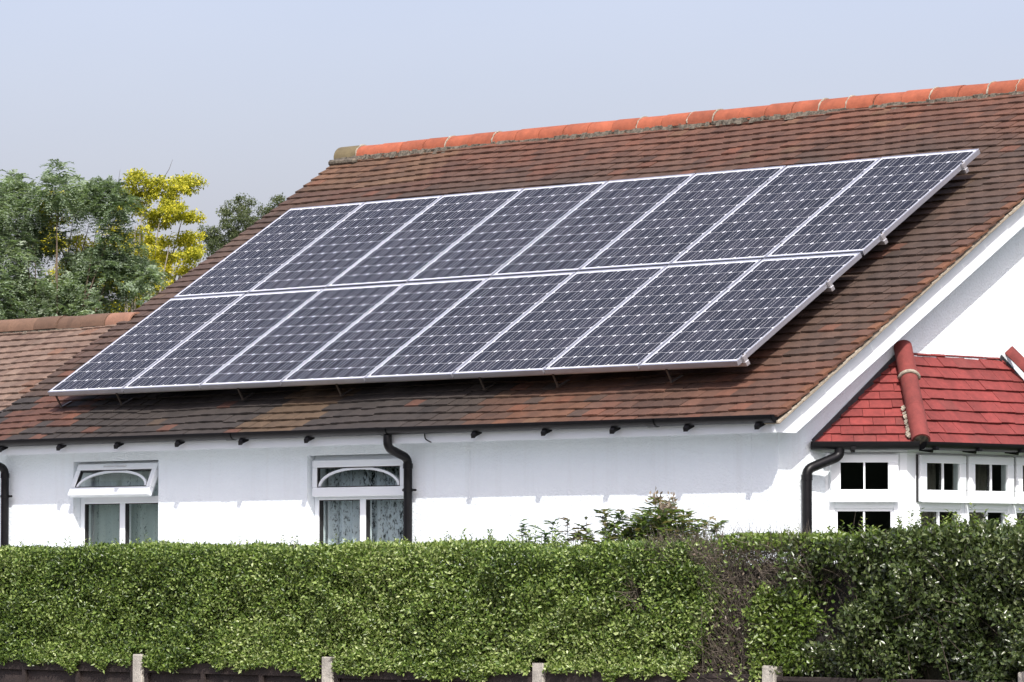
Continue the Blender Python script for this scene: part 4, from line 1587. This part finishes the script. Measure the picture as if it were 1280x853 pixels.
# bare brown twigs of the dead patch
n = 15000
x = rng.uniform(2.55, 4.30, n); z = .80 + rng.random(n) * .90
sel = in_poly(x, z, [(800, 690), (870, 664), (1020, 664), (1025, 730), (968, 745), (965, 870), (850, 870), (880, 780), (895, 745), (850, 715)]) | (in_poly(x, z, DEAD2))
x, z = x[sel], z[sel]; n = len(x)
p = np.stack([x, HY0 + .02 + rng.random(n) ** 1.3 * .5, z], 1)
d = np.stack([rng.normal(0, .55, n), rng.normal(-.25, .4, n), rng.normal(.75, .45, n)], 1)
keep(twig_cloud('dead_twigs', p, d, rng.uniform(.05, .16, n), rng.uniform(.0012, .0026, n), M['twig'], None), h1)
n = 90
p = np.stack([rng.uniform(3.15, 4.0, n), rng.uniform(HY0 + .2, HY1 - .1, n), np.full(n, .02)], 1)
d = np.stack([rng.normal(0, .13, n), rng.normal(-.03, .10, n), np.ones(n)], 1)
keep(twig_cloud('stems', p, d, rng.uniform(1.1, 1.5, n), rng.uniform(.006, .011, n), M['twig'], None, .03), h1)
# a few withered leaves among the twigs
n = 2300
x = rng.uniform(2.7, 4.2, n); z = .9 + rng.random(n) * .80
sel = in_poly(x, z, DEAD) | in_poly(x, z, DEAD2); x, z = x[sel], z[sel]; n = len(x)
p = np.stack([x, HY0 + rng.random(n) * .25, z], 1)
keep(hedge_leaves('withered_leaves', p, np.tile([[0, -1., .2]], (n, 1)), .026, .012, [(.06, .045, .03), (.10, .075, .05), (.14, .11, .08), (.07, .08, .025)], M['leaf'], None, seed=9), h1)
# fresh regrowth clump in the bare patch and light leaves along its top
n = 3600
x = rng.uniform(3.64, 4.34, n); z = .92 + rng.random(n) * .55
wob = (vnoise(np.stack([x, z, x * 0], 1), 9.0, 51) - .5) * .30
sel = in_poly(x + wob, z + wob * .8, [(955, 748), (985, 735), (1014, 742), (1030, 770), (1024, 800), (1030, 840), (972, 840), (950, 800), (946, 768)]); x, z = x[sel], z[sel]; n = len(x)
p = np.stack([x, HY0 - .02 + rng.random(n) ** 1.5 * .14, z], 1)
keep(hedge_leaves('foliage', p, np.tile([[0, -1., .3]], (n, 1)), .034, .020, pal1b, M['leaf'], None, seed=12), h1)
n = 3000
x = rng.uniform(3.45, 4.35, n)
p = np.stack([x, rng.uniform(HY0, HY1 - .2, n), 1.66 + rng.random(n) * .09], 1)
keep(hedge_leaves('foliage', p, np.tile([[0, -.5, .8]], (n, 1)), .032, .019, pal1b, M['leaf'], None, seed=14), h1)

# dark glossy hedge
pal2 = [(.013, .022, .007), (.026, .042, .012), (.046, .070, .020), (.078, .105, .034), (.13, .155, .065)]
p, nrm, fr2 = hedge_points(82000, 4.02, 8.6, top2, .88, .28, .17, 21)
g_ = vnoise(p * np.array([[1, .3, 1]]), 4.2, 33)
thin = np.clip((4.75 - p[:, 0]) / .8, 0, 1) * .20 + np.clip((1.18 - p[:, 2]) / .3, 0, 1) * .30
keepm = (g_ > .22 + thin) & (rng.random(len(p)) > .25 * np.clip((4.6 - p[:, 0]) / .6, 0, 1))
keep(hedge_leaves('foliage', p[keepm], nrm[keepm], .037, .0215, pal2, M['leaf_dark'], None, out=.45, seed=23), h2)
# light young leaves scattered through and on top
p, nrm, _ = hedge_points(5200, 4.0, 8.6, top2, 1.2, .12, .16, 21)
sel = rng.random(len(p)) < np.where(p[:, 2] > 1.62, .9, .3) * np.clip((5.9 - p[:, 0]) / 1.2, .25, 1)
keep(hedge_leaves('foliage', p[sel], nrm[sel], .036, .021, pal1b[:3], M['leaf'], None, seed=25), h2)
shoots(130, 4.1, 6.5, top2, .03, .09, pal1b, M['leaf'], h2, .034, 2)
n = 1500
p = np.stack([rng.uniform(4.0, 8.6, n), rng.uniform(HY0 + .05, HY1, n), rng.uniform(.75, 1.6, n)], 1)
d = np.stack([rng.normal(0, .5, n), rng.normal(-.2, .5, n), rng.normal(.8, .4, n)], 1)
keep(twig_cloud('twigs', p, d, rng.uniform(.12, .35, n), rng.uniform(.0022, .0045, n), M['twig_dark'], None), h2)
n = 70
p = np.stack([rng.uniform(4.1, 8.5, n), rng.uniform(HY0 + .12, HY1 - .1, n), np.full(n, .02)], 1)
d = np.stack([rng.normal(0, .15, n), rng.normal(0, .12, n), np.ones(n)], 1)
keep(twig_cloud('stems', p, d, rng.uniform(1.0, 1.45, n), rng.uniform(.007, .014, n), M['twig_dark'], None, .03), h2)
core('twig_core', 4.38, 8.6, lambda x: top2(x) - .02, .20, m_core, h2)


# garden shrub peeping over the hedge
def leafy_shrub(name, label, base, stems, palette, leafL, seed, heads=0):
    sh = empty(name, base); tag(sh, label, 'shrub')
    bpy.context.view_layer.update()
    P = []; D = []; Nn = []; L = []; TP = []; TD = []; TL = []
    for (dx, dy, h) in stems:
        dirv = np.array([dx, dy, h]); ln = np.linalg.norm(dirv)
        TP.append(base); TD.append(dirv); TL.append(ln)
        for k in range(46):
            t = 1 - rng.random() ** 1.7 * .5
            pp = np.array(base) + dirv * t
            an = k * 2.4 + rng.random()
            P.append(pp + rng.normal(0, .012, 3)); D.append((math.cos(an), math.sin(an), rng.uniform(.0, .8))); Nn.append((-math.cos(an) * .4, -math.sin(an) * .4, 1)); L.append(leafL * rng.uniform(.55, 1.15))
    P, D, Nn, L = map(np.array, (P, D, Nn, L))
    pal = np.array(palette); col = pal[rng.integers(0, len(pal), len(P))] * rng.uniform(.8, 1.2, (len(P), 1))
    keep(leaf_cloud('foliage', P, D, Nn, L, L * .42, col, M['leaf'], None, .12, .18), sh)
    keep(twig_cloud('stems', np.array(TP), np.array(TD), np.array(TL), np.full(len(TL), .006), M['twig_dark'], None, .0), sh)
    if heads:
        P = []; D = []; Nn = []; L = []
        idx = sorted(range(len(stems)), key=lambda i: -stems[i][2])[:heads]
        for i in idx:
            tip = np.array(base) + np.array(stems[i])
            for k in range(40):
                P.append(tip + rng.normal(0, .022, 3)); v = rng.normal(0, 1, 3); D.append(v + np.array([0, 0, .8])); Nn.append(rng.normal(0, 1, 3)); L.append(.042 * rng.uniform(.6, 1.1))
        P, D, Nn, L = map(np.array, (P, D, Nn, L))
        col = np.array([(.22, .18, .13), (.28, .23, .18), (.17, .13, .10)])[rng.integers(0, 3, len(P))]
        keep(leaf_cloud('faded_flower_heads', P, D, Nn, L, L * .4, col, M['leaf'], None), sh)


sp = [(.0, .36)]
stm = []
for i in range(95):
    a = rng.uniform(-1, 1)
    topz = 1.97 - .14 * abs(a - .08) ** 2.2 - (.16 * rng.random())
    stm.append((a * .54, rng.uniform(-.22, .22), topz))
stm += [(.02, 0, 2.02), (.08, .1, 2.0)]
leafy_shrub('garden_shrub', 'leafy shrub with faded brown flower heads peeping over the clipped hedge', (.83, -2.2, .0), stm, [(.08, .125, .035), (.13, .19, .055), (.19, .25, .09), (.20, .17, .10), (.06, .09, .03)], .085, 3, heads=5)
stm = [(rng.uniform(-.10, .10), rng.uniform(-.1, .1), 1.90 + rng.uniform(-.16, .04)) for _ in range(7)]
leafy_shrub('garden_shrub', 'small brownish shoot beside the larger shrub behind the hedge', (.17, -2.3, .0), stm, [(.10, .085, .05), (.16, .12, .09), (.06, .08, .03)], .075, 4)
stm = [(rng.uniform(-.14, .14), rng.uniform(-.1, .1), 1.86 + rng.uniform(-.14, .03)) for _ in range(7)]
leafy_shrub('garden_shrub', 'thin green shoots behind the hedge, opposite the plain wall', (-.25, -2.2, .0), stm, [(.05, .10, .02), (.08, .15, .03), (.035, .07, .02)], .075, 5)

# ------------------------------------------------------------------ trees
FWD = np.array([-math.sin(TH), math.cos(TH), 0]); RGT = np.array([math.cos(TH), math.sin(TH), 0])


def limb_tree(name, label, base, clumps, trunk_r, bark, parts_fn):
    t = empty(name, tuple(base)); tag(t, label, 'tree')
    clumps[:] = [(c[0], c[1], c[2], c[3] * (1.06 if name != 'feathery_tree' else 1.0)) for c in clumps]
    bpy.context.view_layer.update()
    b = Vector(base)
    cs = [Vector(base) + Vector(RGT) * c[0] + Vector(FWD) * c[1] + Vector((0, 0, c[2])) for c in clumps]
    hi = max(c[2] for c in clumps)
    fork = b + Vector((random.uniform(-.1, .1), random.uniform(-.1, .1), hi * .42))
    mb = MB(); mb.tube([b - Vector((0, 0, .1)), b + (fork - b) * .5 + Vector((.06, .03, 0)), fork], [trunk_r * 1.25, trunk_r, trunk_r * .8], 10)
    o = mb.build('trunk', bark, None, smooth=True); keep(o, t)
    for c in cs:
        mid = fork.lerp(c, .5) + Vector((random.uniform(-.12, .12), random.uniform(-.12, .12), random.uniform(-.1, .05)))
        mb = MB(); mb.tube([fork - Vector((0, 0, .1)), fork.lerp(mid, .5), mid, mid.lerp(c, .75)], [trunk_r * .4, trunk_r * .26, trunk_r * .16, trunk_r * .05], 7)
        o = mb.build('limb', bark, None, smooth=True); keep(o, t)
    parts_fn(t, cs)
    return t


def clump_points(c, rad, n, squash=.8):
    v = unit(rng.normal(0, 1, (n, 3))); r = rng.random(n) ** .45
    return np.array(c)[None] + v * (r * rad)[:, None] * np.array([[1, 1, squash]]), v


def feather_sprays(t, cs, clumps, n_per, palette, droop):
    pal = np.array(palette); P0 = []; V0 = []
    for c, cl in zip(cs, clumps):
        rad = cl[3]
        pts, v = clump_points(c, rad, int(n_per * (rad / .5) ** 2))
        ok = vnoise(pts, 1.9, 5) > .38
        P0.append(pts[ok]); V0.append(v[ok])
    p = np.concatenate(P0); v = np.concatenate(V0); n = len(p)
    az = unit(rng.normal(0, 1, (n, 3)) * np.array([[1, 1, .3]]))
    d = unit(v * .7 + az * .8 + np.array([[0, 0, .15]]))
    ln = rng.uniform(.14, .30, n)
    side = unit(np.cross(d, np.array([[0, 0, 1.]]))); up = np.cross(side, d)
    tone = np.clip(vnoise(p, 1.3, 15) * .7 + rng.random(n) * .5 - .1, 0, .999) * (len(pal) - 1)
    i = tone.astype(int); f = (tone - i)[:, None]
    bc = (pal[i] * (1 - f) + pal[i + 1] * f) * rng.uniform(.8, 1.2, (n, 1))
    m = 9
    P = []; D = []; Nn = []; L = []; C = []
    for k in range(m):
        s_ = (k + 1) / m
        pp = p + d * (ln * s_)[:, None] - np.array([[0, 0, 1.]]) * (droop * ln * s_ ** 2)[:, None]
        for sg in (-1, 1):
            P.append(pp); D.append(side * sg + d * .7 + rng.normal(0, .2, (n, 3))); Nn.append(up + rng.normal(0, .35, (n, 3)))
            L.append(.062 * (1.05 - .5 * s_) * rng.uniform(.8, 1.2, n)); C.append(bc * rng.uniform(.85, 1.15, (n, 1)))
    P, D, Nn, L, C = (np.concatenate(a_) for a_ in (P, D, Nn, L, C))
    keep(leaf_cloud('crown', P, D, Nn, L, L * .40, C, M['leaf_tree'], None, .1, .15), t)


def round_leaves(t, cs, clumps, n_per, palette, Ls, gap=.36, asp=.5, shell=.0):
    Ps = []
    for c, cl in zip(cs, clumps):
        rad = cl[3]
        # sub-clusters of leaves on twig ends
        nk = int(26 * (rad / .4) ** 2) + 6
        sub, v = clump_points(c, rad, nk)
        ok = vnoise(sub, 3.0, 7) > gap
        sub = sub[ok]
        for s_ in sub:
            k = int(n_per * rng.uniform(.6, 1.3))
            q, _ = clump_points(s_, rng.uniform(.07, .17), k, .6)
            Ps.append(q)
    P = np.concatenate(Ps); n = len(P)
    D = unit(rng.normal(0, 1, (n, 3)) + np.array([[0, 0, -.3]])); Nn = unit(rng.normal(0, .7, (n, 3)) + np.array([[0.1, -.2, 1.]]))
    L = Ls * rng.uniform(.6, 1.2, n); pal = np.array(palette)
    tt = np.clip(vnoise(P, 1.5, 9) * .8 + rng.normal(0, .22, n), 0, .999) * (len(pal) - 1)
    i = tt.astype(int); f = (tt - i)[:, None]
    col = (pal[i] * (1 - f) + pal[i + 1] * f) * rng.uniform(.85, 1.15, (n, 1))
    keep(leaf_cloud('crown', P, D, Nn, L, L * asp, col, M['leaf_tree'], None, .1, .1), t)


def px_clumps(lst, D, cx, jitter, near=()):
    """photo-derived crown lobes turned into metres about the tree's foot"""
    K = 5500.0 / D
    out = []
    for (x, y, r) in lst:
        out.append(((x - cx) / K, random.uniform(-jitter, jitter) - (1.6 if (x, y) in near else 0), 1.55 + (711 - y) / K, r / K))
    return out


def foot(D, cx):
    p = np.array([21.4068, -23.9389, 0]) + FWD * D + RGT * ((cx - 640) / 5500.0 * D)
    return (float(p[0]), float(p[1]), 0.0)


cl = px_clumps([(-60, 300, 70), (-20, 262, 36), (8, 245, 26), (12, 225, 12), (30, 238, 12), (42, 262, 26), (74, 240, 22), (73, 217, 11), (93, 228, 12), (97, 248, 22), (118, 232, 12), (128, 250, 24), (142, 236, 11), (152, 262, 20), (60, 300, 42), (118, 300, 46),
                (150, 305, 36), (10, 320, 50), (60, 350, 52), (120, 350, 48), (165, 345, 32), (-30, 370, 60), (30, 390, 55), (95, 400, 55), (150, 392, 40), (183, 348, 16), (30, 440, 70), (120, 440, 60)], 58, 60, .55)
limb_tree('feathery_tree', 'blue green feathery tree rising behind the lower roof', foot(58, 60), cl, .09, M['bark'],
          lambda t, cs: feather_sprays(t, cs, cl, 700, [(.05, .075, .036), (.11, .155, .088), (.225, .29, .20), (.31, .37, .28), (.39, .44, .36)], .55))
cl2 = px_clumps([(182, 222, 16), (172, 240, 26), (205, 236, 26), (236, 226, 20), (244, 246, 12), (160, 262, 22), (196, 262, 24), (222, 268, 20), (236, 272, 12), (150, 292, 26), (176, 306, 28),
                 (206, 318, 24), (232, 300, 18), (240, 318, 16), (236, 334, 16), (196, 342, 26), (160, 348, 34), (118, 330, 30), (75, 275, 26), (104, 262, 16), (60, 300, 25), (120, 380, 34), (165, 385, 30), (90, 350, 30), (210, 362, 20), (85, 372, 16)], 60, 165, .45, near=((75, 275), (104, 262), (118, 330), (85, 372)))
limb_tree('golden_tree', 'tree with bright yellow green leaves behind the feathery tree', foot(60, 165), cl2, .12, M['bark_pale'],
          lambda t, cs: round_leaves(t, cs, cl2, 120, [(.26, .27, .028), (.46, .43, .035), (.62, .55, .05), (.72, .63, .10)], .048, .28))
cl3 = px_clumps([(262, 296, 14), (278, 284, 22), (272, 310, 18), (300, 268, 24), (290, 300, 26), (318, 262, 20), (330, 272, 24), (345, 248, 13), (305, 250, 12), (310, 300, 26), (340, 290, 24), (290, 335, 30), (262, 322, 10), (330, 330, 30)], 75, 305, .5)
limb_tree('olive_tree', 'dark olive green tree showing over the roof edge', foot(75, 305), cl3, .13, M['bark'],
          lambda t, cs: round_leaves(t, cs, cl3, 110, [(.06, .08, .038), (.085, .11, .05), (.12, .145, .07), (.17, .19, .10)], .052, .42, .38))
# bare twigs standing out of the golden tree's top
t = bpy.data.objects['golden_tree']
K = 5500 / 60
tw = []
b = np.array(foot(60, 165))
for x, y, dx, h in ((147, 245, -.05, .38), (203, 222, .18, .24)):
    tw.append((b + RGT * ((x - 165) / K) + np.array([0, 0, 1.55 + (711 - y) / K]), RGT * dx + np.array([0, 0, 1.0]) * h, math.hypot(dx, h)))
keep(twig_cloud('bare_twigs', np.array([a[0] for a in tw]), np.array([a[1] for a in tw]), np.array([a[2] for a in tw]), np.full(len(tw), .005), M['bark'], None), t)

bpy.context.view_layer.update()

# ------------------------------------------------------------------ unseen tree belts added to darken reflections (seen only mirrored in the glass)
def belt(name, pts, h, seed):
    V = []; F = []
    n = 0
    rows = 7
    for i, (x, y) in enumerate(pts):
        for k in range(rows):
            t = k / (rows - 1)
            a = math.pi * t
            hh = h * (.75 + .5 * random.random())
            V.append((x + math.cos(a) * 2.2 * random.uniform(.8, 1.2) * BN[0], y + math.cos(a) * 2.2 * random.uniform(.8, 1.2) * BN[1], -.05 if k in (0, rows - 1) else max(.6, math.sin(a) * hh)))
    for i in range(len(pts) - 1):
        for k in range(rows - 1):
            F.append((i * rows + k, i * rows + k + 1, (i + 1) * rows + k + 1, (i + 1) * rows + k))
    me = bpy.data.meshes.new(name); me.from_pydata(V, [], F)
    o = link(name, me, None, mat_simple('added_belt_green', (.035, .05, .02), .95, var=.6, scale=1.5, bump_s=1, bump_scale=4))
    o['kind'] = 'stuff'
    o['label'] = 'unseen dark tree belt across the street, added for the window reflections'
    o['category'] = 'trees'
    return o


BN = (0, 1)
belt('added_tree_belt', [(x, -38 + random.uniform(-1, 1)) for x in np.arange(-70, 60, 1.6)], 5.2, 1)
BN = (1, 0)
belt('added_tree_belt', [(42 + random.uniform(-1, 1), y) for y in np.arange(-10, 70, 1.6)], 5.2, 2)['label'] = 'unseen dark tree belt beyond the gable end, added for the bay reflections'
bpy.context.view_layer.update()
